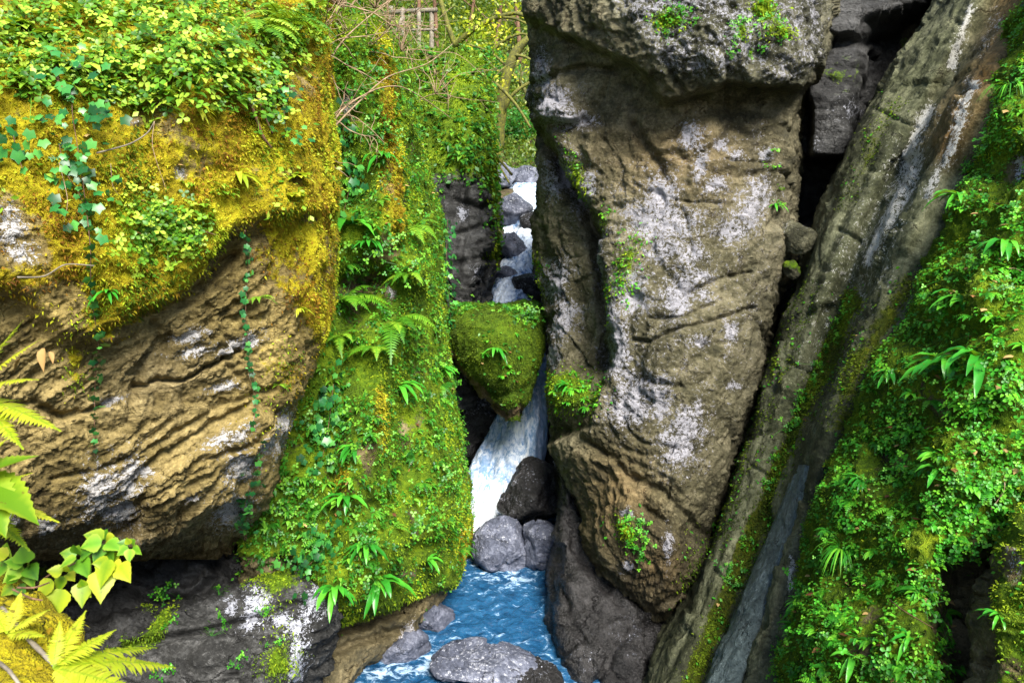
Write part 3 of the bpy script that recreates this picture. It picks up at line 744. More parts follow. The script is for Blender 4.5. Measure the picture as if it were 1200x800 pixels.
rockify(S, .05, .028, 2.1, None, 0, 1, .008, S.attr['moss'] * .7, .008)
S.build('leaning_slab', MR['slab'], 'long leaning grey-green rock slab with straight ridges and a mossy groove', 'rock')

# pale slate strip that runs down the slab: a skin of smooth bluish flowstone
L = Mass(rows('''
545| 936:5.9 942:5.7 950:5.6 956:5.56 960:5.6
600| 912:5.85 920:5.65 932:5.52 940:5.5 944:5.6
700| 868:5.65 876:5.48 890:5.36 902:5.33 908:5.4
800| 826:5.4 834:5.2 850:5.08 864:5.05 870:5.1
880| 800:5.2 808:4.98 824:4.86 842:4.85 850:4.9'''), back=.35)
L.attr['wet'] = .25 + 0 * L.x
L.push(.012 * fbm(np.stack([L.V0 @ across * 12, L.V0 @ s_ax * .7, L.V0 @ face_n * 3], 1), 4))
MR['slate'] = rock_mat('slate_blue_rock', (.045, .06, .06), (.10, .135, .135), (.20, .25, .25), moss=MOSS_DEEP, rough=.6, strata=((0, R(-28), 0), .28))
rockify(L, .02, .012, 2.0, None, 0, 1, .005, None, .006)
L.build('slate_rib', MR['slate'], 'smooth blue-grey stone rib running down beside the mossy groove of the leaning slab', 'rock')

# --- plant-covered slope in front of the slab
M = Mass(rows('''
-110| 1260:6.0 1280:5.3 1299:5.1 1336:4.9 1400:4.6 1900:3.9
-40| 1230:5.9 1250:5.15 1269:4.95 1306:4.7 1370:4.45 1900:3.7
50| 1192:5.9 1214:5.0 1236:4.75 1276:4.55 1340:4.3 1900:3.5
100| 1163:5.9 1181:5.05 1206:4.75 1250.5:4.5 1320:4.2 1900:3.3
200| 1133:5.9 1148:5.05 1166.4:4.75 1202.4:4.45 1280:4.1 1900:3.1
300| 1083:5.9 1101:5.05 1119.4:4.75 1157.4:4.4 1240:4.0 1900:2.9
400| 1033:5.9 1052:5.05 1074.4:4.7 1122.4:4.3 1210:3.85 1900:2.7
500| 1003:5.8 1020:4.98 1044.4:4.62 1097.4:4.2 1190:3.75 1900:2.6
600| 969:5.7 986:4.85 1013.2:4.5 1073.2:4.1 1180:3.65 1900:2.5
680| 952:5.6 968:4.72 995.2:4.35 1058.2:3.95 1170:3.55 1900:2.45
760| 916:5.4 932:4.55 960.4:4.2 1038.4:3.8 1160:3.45 1900:2.4
850| 908:5.3 924:4.4 952.4:4.05 1028.4:3.65 1150:3.35 1900:2.35
920| 906:5.2 922:4.35 950.4:4.0 1026.4:3.6 1150:3.3 1900:2.3'''), back=.8)
x, y = M.x, M.y
M.push(-.55 * inpoly(x, y, [(1108, 650), (1145, 655), (1170, 640), (1190, 650), (1160, 700), (1150, 810), (1120, 810), (1100, 720)], 14))
M.push(-.14 * inpoly(x, y, [(1030, 520), (1060, 525), (1055, 570), (1035, 565)], 10))
for cx, cy, rx, ry, a in [(1010, 600, 40, 50, .14), (970, 690, 36, 50, .12), (1060, 650, 40, 50, .12), (1100, 540, 50, 40, .12), (1050, 440, 40, 50, .12), (1120, 330, 40, 40, .14), (1180, 430, 40, 50, .10), (1140, 240, 34, 30, .12), (1190, 150, 30, 30, .14), (1020, 760, 60, 40, .10), (1090, 760, 30, 40, .08), (1000, 450, 20, 40, -.10), (1090, 400, 30, 14, -.12), (1150, 390, 30, 14, -.10), (1130, 500, 30, 20, -.08), (1190, 320, 20, 20, -.12), (1188, 195, 12, 20, -.1)]:
    M.push(1.1 * a * ell(x, y, cx, cy, rx, ry))
M.push(.05 * fbm(M.V0 * 2.6 + 20, 3), M.N0)
ms = .95 - .6 * np.exp(-(dline(x, y, [(1080, 300), (1030, 400), (1000, 500)]) / 8) ** 2) - .8 * ell(x, y, 1190, 195, 16, 22) - .5 * ell(x, y, 1050, 540, 20, 24) - .9 * inpoly(x, y, [(1108, 650), (1190, 650), (1150, 810), (1115, 810), (1095, 720)], 16) - .5 * ell(x, y, 1110, 480, 22, 16) - .5 * ell(x, y, 1030, 770, 20, 16)
M.attr['moss'] = np.clip(ms * np.clip(.95 + .5 * fbm(M.V0 * 2.4 + 3, 4), 0, 1.05), 0, 1)
M.attr['lichen'] = .9 * ell(x, y, 1190, 190, 14, 24) + .8 * ell(x, y, 1195, 265, 8, 12)
M.attr['ochre'] = .35 + 0 * x
M.attr['wet'] = .6 * inpoly(x, y, [(1108, 650), (1190, 650), (1150, 810), (1115, 810)], 20)
rockify(M, .09, .05, 2.2, None, 0, 1, .014, M.attr['moss'] * .9, .025)
M.build('plant_covered_slope', MR['mossy'], 'steep mossy slope covered in small green plants, beside the leaning slab', 'slope')

# --- mossy block at the lower corner
Nn = Mass(rows('''
585| 1215:3.9 1222:3.6 1235:3.5 1300:3.3
620| 1182:3.8 1194:3.45 1215:3.3 1300:3.1
670| 1158:3.7 1172:3.35 1200:3.15 1300:2.95
740| 1145:3.6 1162:3.25 1195:3.05 1300:2.85
800| 1140:3.5 1158:3.15 1192:2.95 1300:2.8
900| 1138:3.4 1155:3.05 1190:2.9 1300:2.75'''), back=.5)
x, y = Nn.x, Nn.y
Nn.attr['moss'] = np.clip(.85 * sstep(1165, 1185, x) - .6 * ell(x, y, 1195, 665, 14, 30) - .4 * ell(x, y, 1195, 790, 20, 20), 0, 1)
Nn.attr['lichen'] = .5 * ell(x, y, 1196, 660, 10, 30)
Nn.attr['wet'] = .4 * (1 - sstep(1160, 1175, x)); Nn.attr['ochre'] = .4 + 0 * x
rockify(Nn, .05, .04, 3, None, 0, 1, .01, Nn.attr['moss'], .015)
Nn.build('rock_block', MR['mossy'], 'brown rock block with a mossy face beside the dark hole in the plant-covered slope', 'rock')

# --- loose boulders
def boulder(name, px, py, d, size, seed, mat, label, rotz=0, wet=.3, lichen=0., moss=0., fac=.03, planes=12, n=80, cat='boulder', extra=(), mossy=False):
    b = Boulder(P(px, py, d), size, seed, planes, n, rotz, extra=extra)
    up = b.N0[:, 2]
    b.attr['wet'] = wet * (1 - .3 * sstep(.3, .9, up)); b.attr['lichen'] = .55 * lichen * sstep(-.2, .7, up); b.attr['moss'] = moss * sstep(-.1, .6, up)
    k = 1.0 / max(size)
    rockify(b, .06 * max(size), fac * max(size) * 1.6, 1.3 * k, None, 0, 1, .010 * max(size), b.attr['moss'] * .9, .05 * max(size))
    b.build(name, mat, label, cat); return b


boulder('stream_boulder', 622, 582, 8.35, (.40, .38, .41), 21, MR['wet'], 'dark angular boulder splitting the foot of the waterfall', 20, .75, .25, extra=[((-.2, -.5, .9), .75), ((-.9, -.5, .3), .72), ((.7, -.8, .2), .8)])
boulder('stream_boulder', 588, 640, 7.95, (.31, .30, .30), 34, MR['grey'], 'pale grey rounded boulder at the head of the pool, below the dark angular boulder', 10, .15, .35, extra=[((-.2, -1, .2), .8)])
boulder('stream_boulder', 634, 645, 7.95, (.26, .28, .33), 5, MR['grey'], 'smaller blue-grey boulder squeezed between the pale rounded boulder and the dark wet rock', 40, .3, .3)
boulder('stream_boulder', 570, 780, 6.28, (.50, .30, .16), 8, MR['grey'], 'low knobbly grey rock with white splashes in the near end of the pool', 0, .25, .5, fac=.06, n=110)
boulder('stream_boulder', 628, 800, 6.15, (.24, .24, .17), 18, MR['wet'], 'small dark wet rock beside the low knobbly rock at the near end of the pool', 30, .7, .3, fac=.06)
boulder('stream_boulder', 503, 722, 6.98, (.25, .24, .23), 13, MR['grey'], 'smooth grey stone under the foot of the moss wall at the pool edge', 15, .35, .1)
boulder('stream_boulder', 470, 758, 6.55, (.30, .22, .17), 41, MR['grey'], 'flat slate-grey stone sloping into the pool under the moss wall', -30, .3, .1)
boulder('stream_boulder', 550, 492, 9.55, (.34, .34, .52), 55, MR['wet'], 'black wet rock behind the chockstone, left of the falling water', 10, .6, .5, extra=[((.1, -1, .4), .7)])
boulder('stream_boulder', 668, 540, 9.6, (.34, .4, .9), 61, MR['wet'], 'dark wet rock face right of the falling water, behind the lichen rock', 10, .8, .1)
for px, py, d, sz, sd, mt, lb in [
        (600, 246, 13.2, (.36, .34, .30), 71, 'grey', 'rounded boulder in the white water at the top of the upper cascade'),
        (597, 288, 12.0, (.34, .34, .24), 72, 'grey', 'grey boulder below the first white drop of the upper cascade'),
        (594, 322, 11.2, (.24, .22, .15), 73, 'grey', 'flat pale stone in the middle of the upper cascade'),
        (617, 338, 10.7, (.26, .24, .22), 74, 'wet', 'dark stone right of the lower chute of the upper cascade'),
        (585, 206, 14.6, (.40, .34, .28), 75, 'grey', 'pale boulder at the left bank above the upper cascade'),
        (618, 212, 15.0, (.40, .34, .30), 76, 'grey', 'pale boulder on the right bank above the upper cascade'),
        (624, 262, 12.9, (.22, .22, .24), 77, 'wet', 'small dark stone right of the white water in the upper cascade'),
        (612, 365, 10.3, (.28, .24, .16), 78, 'grey', 'flat grey stone just behind the chockstone')]:
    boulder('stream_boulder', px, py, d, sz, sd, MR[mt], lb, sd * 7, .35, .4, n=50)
boulder('wedged_stone', 934, 278, 6.95, (.17, .15, .17), 81, MR['pale'], 'fist-shaped grey stone wedged in the dark crack between lichen rock and slab', 10, .1, .35, .15, n=60, cat='stone', extra=[((-.6, -.6, -.5), .7)])
boulder('wedged_stone', 927, 318, 7.0, (.085, .08, .08), 83, MR['pale'], 'small mossy stone caught in the dark crack just below the larger wedged stone', 10, .1, .1, .7, n=40, cat='stone')

# ------------------------------------------------------------------ ground, water
def bedz(Y):
    return np.interp(Y, [-3, 5, 8.6, 9.2, 9.7, 10.2, 12, 15, 17, 20, 26, 45, 90], [1.0, 1.2, 1.35, 1.9, 3.1, 3.75, 4.55, 5.55, 6.0, 7.0, 9.6, 21, 44])


def ground(X, Y):
    hw_l = np.interp(Y, [-3, 3, 6, 8.5, 10, 16, 22], [3.6, 3.4, 2.6, 1.35, .62, .7, 1.2])
    hw_r = np.interp(Y, [-3, 4, 6, 8.3, 9.2, 10, 16, 22], [5.2, 5.0, 4.4, 3.0, .9, .6, .6, 1.0])
    xr = X - .02 * (Y - 9) * (Y > 9)
    a = np.maximum(-xr - hw_l, 0) + np.maximum(xr - hw_r, 0)
    s = np.interp(Y, [0, 9, 11, 14, 18, 30], [3.0, 2.6, 2.7, 2.7, 1.2, .45])
    top = np.interp(Y, [0, 9, 14, 20, 40], [5.5, 4.0, 2.6, 2.0, 2.0])
    rise = np.minimum(a * s, top + .35 * np.maximum(a - top / s, 0))
    return bedz(Y) + np.minimum(rise, 30)


gx = np.concatenate([np.linspace(-60, -8, 50), np.linspace(-7.8, 8, 170), np.linspace(8.3, 60, 50)])
gy = np.concatenate([np.linspace(-3, 20, 240), np.linspace(20.3, 90, 110)])
GX, GY = np.meshgrid(gx, gy); gz = ground(GX, GY).ravel()
GV = np.stack([GX.ravel(), GY.ravel(), gz], 1)
GV[:, 2] += .12 * fbm(GV * .8, 4) + .05 * fbm(GV * 4, 3)
iy = np.arange(len(gy) - 1)[:, None] * len(gx); jx = np.arange(len(gx) - 1)[None]
GQ = np.stack([iy + jx, iy + jx + 1, iy + len(gx) + jx + 1, iy + len(gx) + jx], -1).reshape(-1, 4)
far = sstep(10.5, 14, GV[:, 1])
go = put('ground', GV, [GQ], MR['soil'], {'moss': .35 + .35 * far * sstep(.4, 1.0, np.abs(GV[:, 0])), 'lichen': 0 * gz, 'wet': .6 * (1 - far), 'ochre': 0 * gz}, base=np.zeros(3))
tag(go, 'forest floor and gorge bed under the rocks', 'ground', kind='structure')

MW = dict(
    pool=water_mat('pool_water', (.004, .032, .085), (.018, .095, .205), (.42, .58, .76), (3.2, 5.4, 3), .545, .66, .10, 9, 1.3),
    fall=water_mat('falling_water', (.16, .30, .52), (.46, .58, .78), (.88, .93, .98), (7, 7, 1.0), .47, .63, .25, 9, 1.0, 1.0),
    cascade=water_mat('cascade_water', (.08, .17, .33), (.22, .33, .52), (.72, .80, .90), (4, 2.0, 2.0), .44, .58, .2, 8, .8, 1.0))
# pool
px_ = np.linspace(-2.6, 2.2, 260); py_ = np.linspace(3.2, 9.35, 330)
QX, QY = np.meshgrid(px_, py_); pv = np.stack([QX.ravel(), QY.ravel(), np.full(QX.size, 1.95)], 1)
q = pv * np.array([1.0, .8, 1])
pv[:, 2] += .018 * fbm(q * 3.2, 3) + .020 * (1 - 2 * np.abs(perlin(q * 6.5 + 3))) + .010 * fbm(q * 17, 3)
xx, yy, _ = pix(pv)
foam = .45 + .65 * sstep(8.2, 8.75, pv[:, 1]) + .25 * ell(xx, yy, 560, 600, 30, 60) + .22 * ell(xx, yy, 500, 780, 50, 14) + .18 * ell(xx, yy, 600, 672, 40, 14) + .2 * ell(xx, yy, 440, 792, 50, 12)
for bx, by, bd, rr in [(588, 650, 7.95, .33), (634, 655, 7.95, .3), (570, 785, 6.28, .52), (628, 800, 6.15, .26), (503, 730, 6.98, .27), (470, 765, 6.55, .3)]:
    c_ = P(bx, by, bd); q_ = np.hypot(pv[:, 0] - c_[0], pv[:, 1] - c_[1])
    foam += .06 * np.exp(-((q_ - rr) / .06) ** 2)
foam += .06 * fbm(pv * np.array([1.1, 1.6, 1]) + 4, 3)
i = np.arange(len(py_) - 1)[:, None] * len(px_); j = np.arange(len(px_) - 1)[None]
pq = np.stack([i + j, i + j + 1, i + len(px_) + j + 1, i + len(px_) + j], -1).reshape(-1, 4)
tag(put('pool', pv, [pq], MW['pool'], {'foam': foam}, base=np.array([0, 6, 1.95])), 'blue rippled pool of clear water between mossy wall and dark rock', 'water', kind='structure')

# main fall, a thick curtain of water
def fall(name, txt, mat, foamf, label, res=1.6, back=.25, rough=.06):
    w = Mass(rows(txt), back=back, inset=.1, res=res)
    p = w.V0
    st = np.stack([p[:, 0] * 9, p[:, 1] * 5, p[:, 2] * 1.3], 1)
    w.push(rough * fbm(st, 4, .6) + .012 * fbm(p * 16, 3))
    o = put(name, w.V, [w.quads, w.tris], mat, {'foam': foamf(w.x, w.y)})
    return tag(o, label, 'waterfall', kind='structure')


fall('waterfall', '''
425| 604:9.6 612:9.55 622:9.5 632:9.5 642:9.55
450| 606:9.45 614:9.38 624:9.32 634:9.32 643:9.4
490| 580:9.4 597:9.28 616:9.2 630:9.2 643:9.32
530| 560:9.3 582:9.15 608:9.08 626:9.1 640:9.25
560| 546:9.2 570:9.02 596:8.95 616:9.0 634:9.15
585| 548:9.05 566:8.85 584:8.78 602:8.85 620:9.0
606| 546:8.85 560:8.62 576:8.5 592:8.6 606:8.8
628| 546:8.6 558:8.35 570:8.25 582:8.35 594:8.6''', MW['fall'], lambda x, y: .5 + .35 * sstep(555, 600, y) - .25 * sstep(622, 640, x) + .15 * ell(x, y, 610, 510, 14, 40), 'white waterfall dropping behind the jammed boulder into the pool')
fall('cascade', '''
198| 590:15.6 600:15.5 610:15.4 622:15.4 634:15.5
225| 588:14.6 600:14.4 612:14.2 624:14.2 636:14.4
245| 590:13.7 602:13.5 614:13.3 624:13.3 634:13.5
266| 590:13.2 602:13.0 612:12.8 622:12.8 632:13.0
282| 592:12.5 604:12.3 614:12.2 624:12.2 632:12.5
305| 588:11.9 598:11.7 608:11.6 616:11.6 626:11.9
330| 580:11.1 590:10.9 600:10.8 610:10.8 622:11.1
352| 574:10.6 586:10.4 598:10.3 612:10.3 624:10.6
380| 572:10.1 586:9.9 600:9.8 618:9.8 632:10.1
432| 596:9.7 606:9.62 618:9.55 632:9.55 642:9.7''', MW['cascade'], lambda x, y: .5 + .4 * ell(x, y, 618, 255, 8, 20) + .25 * ell(x, y, 610, 272, 24, 5) + .15 * ell(x, y, 592, 345, 12, 20), 'upper cascade tumbling between boulders behind the jammed boulder', .8)

# droplets thrown up where the fall lands
n_ = 420
dq = P(rng.normal(572, 14, n_), 598 - np.abs(rng.normal(0, 20, n_)), rng.uniform(8.35, 8.75, n_))
oc = np.array([[1, 0, 0], [-1, 0, 0], [0, 1, 0], [0, -1, 0], [0, 0, 1], [0, 0, -1.0]]); of = np.array([[0, 2, 4], [2, 1, 4], [1, 3, 4], [3, 0, 4], [2, 0, 5], [1, 2, 5], [3, 1, 5], [0, 3, 5]])
dv = (dq[:, None] + oc[None] * rng.uniform(.003, .010, (n_, 1, 1))).reshape(-1, 3)
df = (np.arange(n_)[:, None, None] * 6 + of[None]).reshape(-1, 3)
tag(put('spray', dv, [df], MW['fall'], {'foam': np.ones(len(dv))}), 'white spray at the foot of the waterfall', 'spray', kind='stuff')

# ------------------------------------------------------------------ plant kit (all plants: +Z up, +Y away from the wall)
def lm(n, a, b, c, trans=.35, rough=.42):
    return leaf_mat(n, [(.15, a), (.5, b), (.85, c)], trans, rough)


ML = dict(
    slope=lm('slope_leaf', (.02, .13, .010), (.05, .32, .016), (.18, .52, .03)),
    wall=lm('wall_leaf', (.012, .085, .010), (.04, .22, .015), (.16, .40, .03)),
    bank=lm('bank_leaf', (.03, .12, .008), (.12, .30, .015), (.38, .52, .05)),
    ivy=lm('ivy_leaf', (.008, .06, .015), (.02, .15, .035), (.08, .30, .05), .2, .35),
    tongue=lm('tongue_fern_leaf', (.012, .12, .012), (.035, .26, .02), (.10, .42, .03), .3, .3),
    fern=lm('fern_leaf', (.03, .13, .008), (.10, .30, .015), (.26, .46, .03), .4),
    yellow=lm('yellow_leaf', (.12, .26, .01), (.38, .46, .02), (.62, .58, .05), .45),
    dry=lm('dry_leaf', (.10, .035, .012), (.28, .13, .04), (.48, .32, .12), .2, .7),
    mossg=lm('moss_green_tuft', (.05, .09, .003), (.13, .24, .006), (.32, .43, .012), .3, .9),
    mossy=lm('moss_gold_tuft', (.22, .10, .006), (.40, .34, .010), (.52, .56, .025), .35, .9),
    mosso=lm('moss_olive_tuft', (.025, .045, .002), (.07, .125, .004), (.17, .25, .008), .3, .9),
    far=lm('hillside_leaf', (.03, .085, .012), (.11, .19, .025), (.30, .33, .05), .4),
    farg=lm('shrub_leaf', (.012, .10, .015), (.035, .24, .03), (.12, .40, .06), .4),
)
MB = dict(
    twig=bark_mat('bare_twig_bark', (.10, .06, .03), (.24, .16, .09), (.42, .32, .20), 20),
    brown=bark_mat('brown_root_bark', (.04, .02, .01), (.12, .06, .03), (.24, .13, .07), 20),
    mossbark=bark_mat('mossy_bark', (.02, .018, .008), (.09, .09, .012), (.22, .21, .02), 9),
    wood=bark_mat('weathered_wood', (.08, .065, .045), (.16, .135, .10), (.28, .25, .19), 10),
    stem=bark_mat('green_stem', (.05, .06, .01), (.12, .14, .02), (.22, .22, .05), 20),
)


def cat(parts):
    """join (V, tris, tint) pieces"""
    vs_, fs_, ts_ = [], [], []; o = 0
    for v, f, t in parts:
        vs_.append(v); fs_.append(np.asarray(f) + o); ts_.append(np.broadcast_to(t, len(v))); o += len(v)
    return np.concatenate(vs_), np.concatenate(fs_), np.concatenate(ts_)


def strip(nst, k):
    """triangles of a ribbon with nst stations of k vertices"""
    i = np.arange(nst - 1)[:, None] * k; j = np.arange(k - 1)[None]
    a, b, c, d = (i + j).ravel(), (i + j + 1).ravel(), (i + k + j + 1).ravel(), (i + k + j).ravel()
    return np.concatenate([np.stack([a, b, c], 1), np.stack([a, c, d], 1)])


def curve(d, L, droop, n, base=(0, 0, 0), side=0.0):
    t = np.linspace(0, 1, n)[:, None]
    d = norm(np.array(d, float))
    sd = norm(np.cross(d, UZ) + 1e-6)
    p = np.array(base) + d * L * t * (1 - .12 * droop * t) - UZ * droop * L * t ** 2 * .75 + sd * side * L * t ** 2
    T = norm(np.gradient(p, axis=0)); S = norm(np.cross(T, UZ) + 1e-5); N = np.cross(S, T)
    return t[:, 0], p, T, S, N


def strap(d, L, droop=.6, w=.09, n=9, tint=.5, base=(0, 0, 0), wave=.15, side=0., tip=5, fold=.35):
    t, p, T, S, N = curve(d, L, droop, n, base, side)
    pr = w * L * np.minimum(1, .25 + t * 5) * np.maximum(1 - t ** tip, 0.02)
    wv = wave * pr * np.sin(t * 21 + rng.uniform(0, 6)); wv2 = wave * pr * np.sin(t * 19 + rng.uniform(0, 6))
    a = p - S * pr[:, None] + N * (fold * pr + wv)[:, None]; b = p + S * pr[:, None] + N * (fold * pr + wv2)[:, None]
    V = np.stack([a, p, b], 1).reshape(-1, 3)
    return V, strip(n, 3), tint


def ovate(d, L, droop=.3, w=.32, n=6, tint=.5, base=(0, 0, 0), fold=.3, side=0., heart=.62):
    t, p, T, S, N = curve(d, L, droop, n, base, side)
    pr = w * L * np.sin(math.pi * np.clip(t, .02, .995) ** heart) * (1.12 - .35 * t)
    a = p - S * pr[:, None] + N * (fold * pr)[:, None]; b = p + S * pr[:, None] + N * (fold * pr)[:, None]
    return np.stack([a, p, b], 1).reshape(-1, 3), strip(n, 3), tint


def pinnate(d, L, droop=.6, w=.2, n=16, tint=.5, base=(0, 0, 0), side=0., ang=.35, gap=.75):
    t, p, T, S, N = curve(d, L, droop, n + 4, base, side)
    out = []
    wd = .004 * L / .3
    out.append((np.stack([p - S * wd, p + S * wd], 1).reshape(-1, 3), strip(len(t), 2), tint * .6))
    for k in range(2, len(t)):
        tt = t[k]; l = w * L * min(1, .35 + 2.8 * (tt - t[2])) * max(.06, 1 - tt ** 1.8) * rng.uniform(.88, 1.1)
        h = L / (n + 4) * gap
        for sg in (-1, 1):
            dr = norm(S[k] * sg + T[k] * ang - N[k] * .12 + .06 * rng.normal(size=3))
            b0 = p[k]; ax = norm(np.cross(dr, N[k]))
            m = b0 + dr * l * .45 + N[k] * .03 * l
            q = np.stack([b0 - ax * h * .35, b0 + ax * h * .35, m + ax * h * .46, m - ax * h * .46, b0 + dr * l - N[k] * l * .1])
            out.append((q, [(0, 1, 2), (0, 2, 3), (3, 2, 4)], np.clip(tint + rng.normal() * .05, 0, 1)))
    return cat(out)


def tube(pts, r0, r1, sides=6, jit=0.):
    pts = np.asarray(pts, float); n = len(pts)
    T = norm(np.gradient(pts, axis=0)); S = norm(np.cross(T, np.array([.31, .2, .93]))); N = np.cross(S, T)
    r = np.linspace(r0, r1, n)
    if jit: r = r * (1 + jit * rng.normal(size=n))
    a = np.linspace(0, 2 * math.pi, sides, endpoint=False)
    V = pts[:, None] + r[:, None, None] * (S[:, None] * np.cos(a)[None, :, None] + N[:, None] * np.sin(a)[None, :, None])
    i = np.arange(n - 1)[:, None] * sides; j = np.arange(sides)[None]; j2 = (j + 1) % sides
    q = np.stack([i + j, i + j2, i + sides + j2, i + sides + j], -1).reshape(-1, 4)
    F = np.concatenate([q[:, [0, 1, 2]], q[:, [0, 2, 3]], [[k, k + 1, 0] for k in range(1, sides - 1)] and np.array([[0, k + 1, k] for k in range(1, sides - 1)]),
                        np.array([[(n - 1) * sides, (n - 1) * sides + k, (n - 1) * sides + k + 1] for k in range(1, sides - 1)])])
    return V.reshape(-1, 3), F, .5


def smooth_path(pts, n=24):
    pts = np.asarray(pts, float); m = max(2, n // (len(pts) - 1))
    return catmull(pts, [m] * (len(pts) - 1), False)


def rdir(up=.5, spread=1.0, out=.6):
    a = rng.uniform(0, 2 * math.pi)
    return norm(np.array([math.cos(a) * spread, math.sin(a) * spread + out, up]))


def clover(n=12, r=.06, leaf=.02):
    """a cushion of stalked three-part leaves"""
    out = []
    for k in range(n):
        q = np.array([rng.normal() * r, abs(rng.normal()) * r * .5 + .01, rng.normal() * r * .8])
        s = leaf * rng.uniform(.7, 1.25); t = rng.uniform(.1, .95)
        nn = norm(np.array([rng.normal() * .35, .8 + rng.normal() * .2, .75 + rng.normal() * .3]))
        u = norm(np.cross(nn, rng.normal(size=3))); v = np.cross(nn, u)
        sw = u * .0009; md = q * .5 + np.array([0, .006, .004])
        out.append((np.stack([-sw, sw, md - sw, md + sw, q - sw, q + sw]), strip(3, 2), .45))
        a0 = rng.uniform(0, 6.28)
        for m in range(3):
            a = a0 + m * 2.09; dd = u * math.cos(a) + v * math.sin(a); ss = np.cross(nn, dd)
            V = np.stack([q, q + dd * s * .55 - ss * s * .42 + nn * s * .06, q + dd * s * 1.0 - ss * s * .2, q + dd * s * 1.0 + ss * s * .2, q + dd * s * .55 + ss * s * .42 + nn * s * .06, q + dd * s * .5 - nn * s * .08])
            out.append((V, [(0, 5, 1), (1, 5, 2), (2, 5, 3), (3, 5, 4), (4, 5, 0)], t))
    return cat(out)


def leafy(n=9, L=.05, w=.34, stalk=.05, up=.5):
    """stalked oval leaves fanning from one root"""
    out = []
    for k in range(n):
        d = rdir(up * rng.uniform(.3, 1.6), 1.0, .7); st = stalk * rng.uniform(.5, 1.3)
        _, p, T, S, N = curve(d, st, .3, 4)
        out.append((np.stack([p - S * .0012, p + S * .0012], 1).reshape(-1, 3), strip(4, 2), .4))
        d2 = norm(T[-1] * .7 + np.array([rng.normal() * .3, .3, rng.normal() * .25]))
        out.append(ovate(d2, L * rng.uniform(.7, 1.2), .5, w, 5, rng.uniform(.1, .95), p[-1]))
    return cat(out)


def leaf_rosette(n=8, L=.07, w=.17):
    return cat([strap(rdir(.45, 1.0, .6), L * rng.uniform(.7, 1.15), .7, w, 6, rng.uniform(.3, .9), tip=3, wave=.05) for _ in range(n)])


def grass(n=24, L=.12):
    return cat([strap(rdir(.8, .7, .6), L * rng.uniform(.5, 1.2), 1.1, .022, 5, rng.uniform(.1, .95), tip=2, wave=0, fold=.1) for _ in range(n)])


def sprig(n=7, L=.04):
    """small fern-like pinnate tuft"""
    return cat([pinnate(rdir(.5, 1.0, .7), L * rng.uniform(.7, 1.2) * 2.2, .8, .26, 7, rng.uniform(.2, .9)) for _ in range(n)])


def ivy_leaf(c, nn, up, s, t):
    """five-lobed flat leaf hanging point down"""
    v = norm(up - nn * (up @ nn)); u = np.cross(v, nn)
    A = np.radians([90, 125, 160, 205, 238, 270, 302, 335, 20, 55]); r = np.array([.3, .68, .6, .88, .66, 1.05, .66, .88, .6, .68])
    V = np.vstack([c, [c + s * q * (u * math.cos(a) + v * math.sin(a)) - nn * s * .15 * q for a, q in zip(A, r)]])
    return V, [(0, k, k % 10 + 1) for k in range(1, 11)], t


# ------------------------------------------------------------------ stuff: moss pile and ground cover
def sample(m, w, n):
    w = w * m.area[:len(m.V)] * (.25 + .75 * m.front)
    w = w / w.sum()
    k = rng.choice(len(m.V), n, p=w)
    return k


def moss_pile(m, n, L, mat, label, clump=5.0, wt=1.0):
    w = wt * np.clip(m.attr['moss'], 0, 1) ** 1.5 * (.25 + sstep(-.3, .5, fbm(m.V0 * clump, 3)))
    k = sample(m, w, n)
    p = m.V[k] + .004 * rng.normal(size=(n, 3)); N = m.N[k]
    d = norm(N * .9 + .55 * rng.normal(size=(n, 3)) + np.array([0, 0, -.25]))
    S = norm(np.cross(d, rng.normal(size=(n, 3)))); l = (L * rng.uniform(.4, 1.4, n))[:, None]; wd = l * rng.uniform(.16, .34, (n, 1))
    V = np.stack([p - S * wd, p + S * wd, p + d * l * .6 + S * wd * .8, p + d * l - np.array([0, 0, .25]) * l], 1).reshape(-1, 3)
    b = np.arange(n)[:, None] * 4
    F = np.concatenate([b + [0, 1, 2], b + [0, 2, 3]])
    tb = np.clip(.5 + .5 * fbm(m.V0[k] * 2.2, 4) + .2 * rng.normal(size=n), 0, 1)
    o = put('moss', V, [F], mat, {'tint': np.repeat(tb, 4)}, base=m.V.mean(0))
    tag(o, label, 'moss', kind='stuff')


def cover(m, w, n, mat, label, leaf=.014, name='ground_cover', lift=.02, tshift=.5, clump=6.0):
    """a carpet of tiny oval leaves too many to count"""
    ww = w * sstep(-.02, .3, fbm(m.V0 * clump + 60, 3))
    k = sample(m, ww, n)
    p = m.V[k] + m.N[k] * (lift * rng.random((n, 1))) + .006 * rng.normal(size=(n, 3))
    nn = norm(m.N[k] * .6 + np.array([0, 0, .55]) + .45 * rng.normal(size=(n, 3)))
    u = norm(np.cross(nn, rng.normal(size=(n, 3)))); v = np.cross(nn, u)
    s = (leaf * rng.uniform(.5, 1.35, n))[:, None]
    V = np.stack([p - v * s, p - u * s * .62 + nn * s * .12, p + v * s, p + u * s * .62 + nn * s * .12], 1).reshape(-1, 3)
    b = np.arange(n)[:, None] * 4
    F = np.concatenate([b + [0, 1, 2], b + [0, 2, 3]])
    tb = np.clip(tshift + .3 * fbm(m.V0[k] * 4, 2) + .2 * rng.normal(size=n), 0, 1)
    o = put(name, V, [F], mat, {'tint': np.repeat(tb, 4)}, base=m.V.mean(0))
    tag(o, label, 'ground cover', kind='stuff')


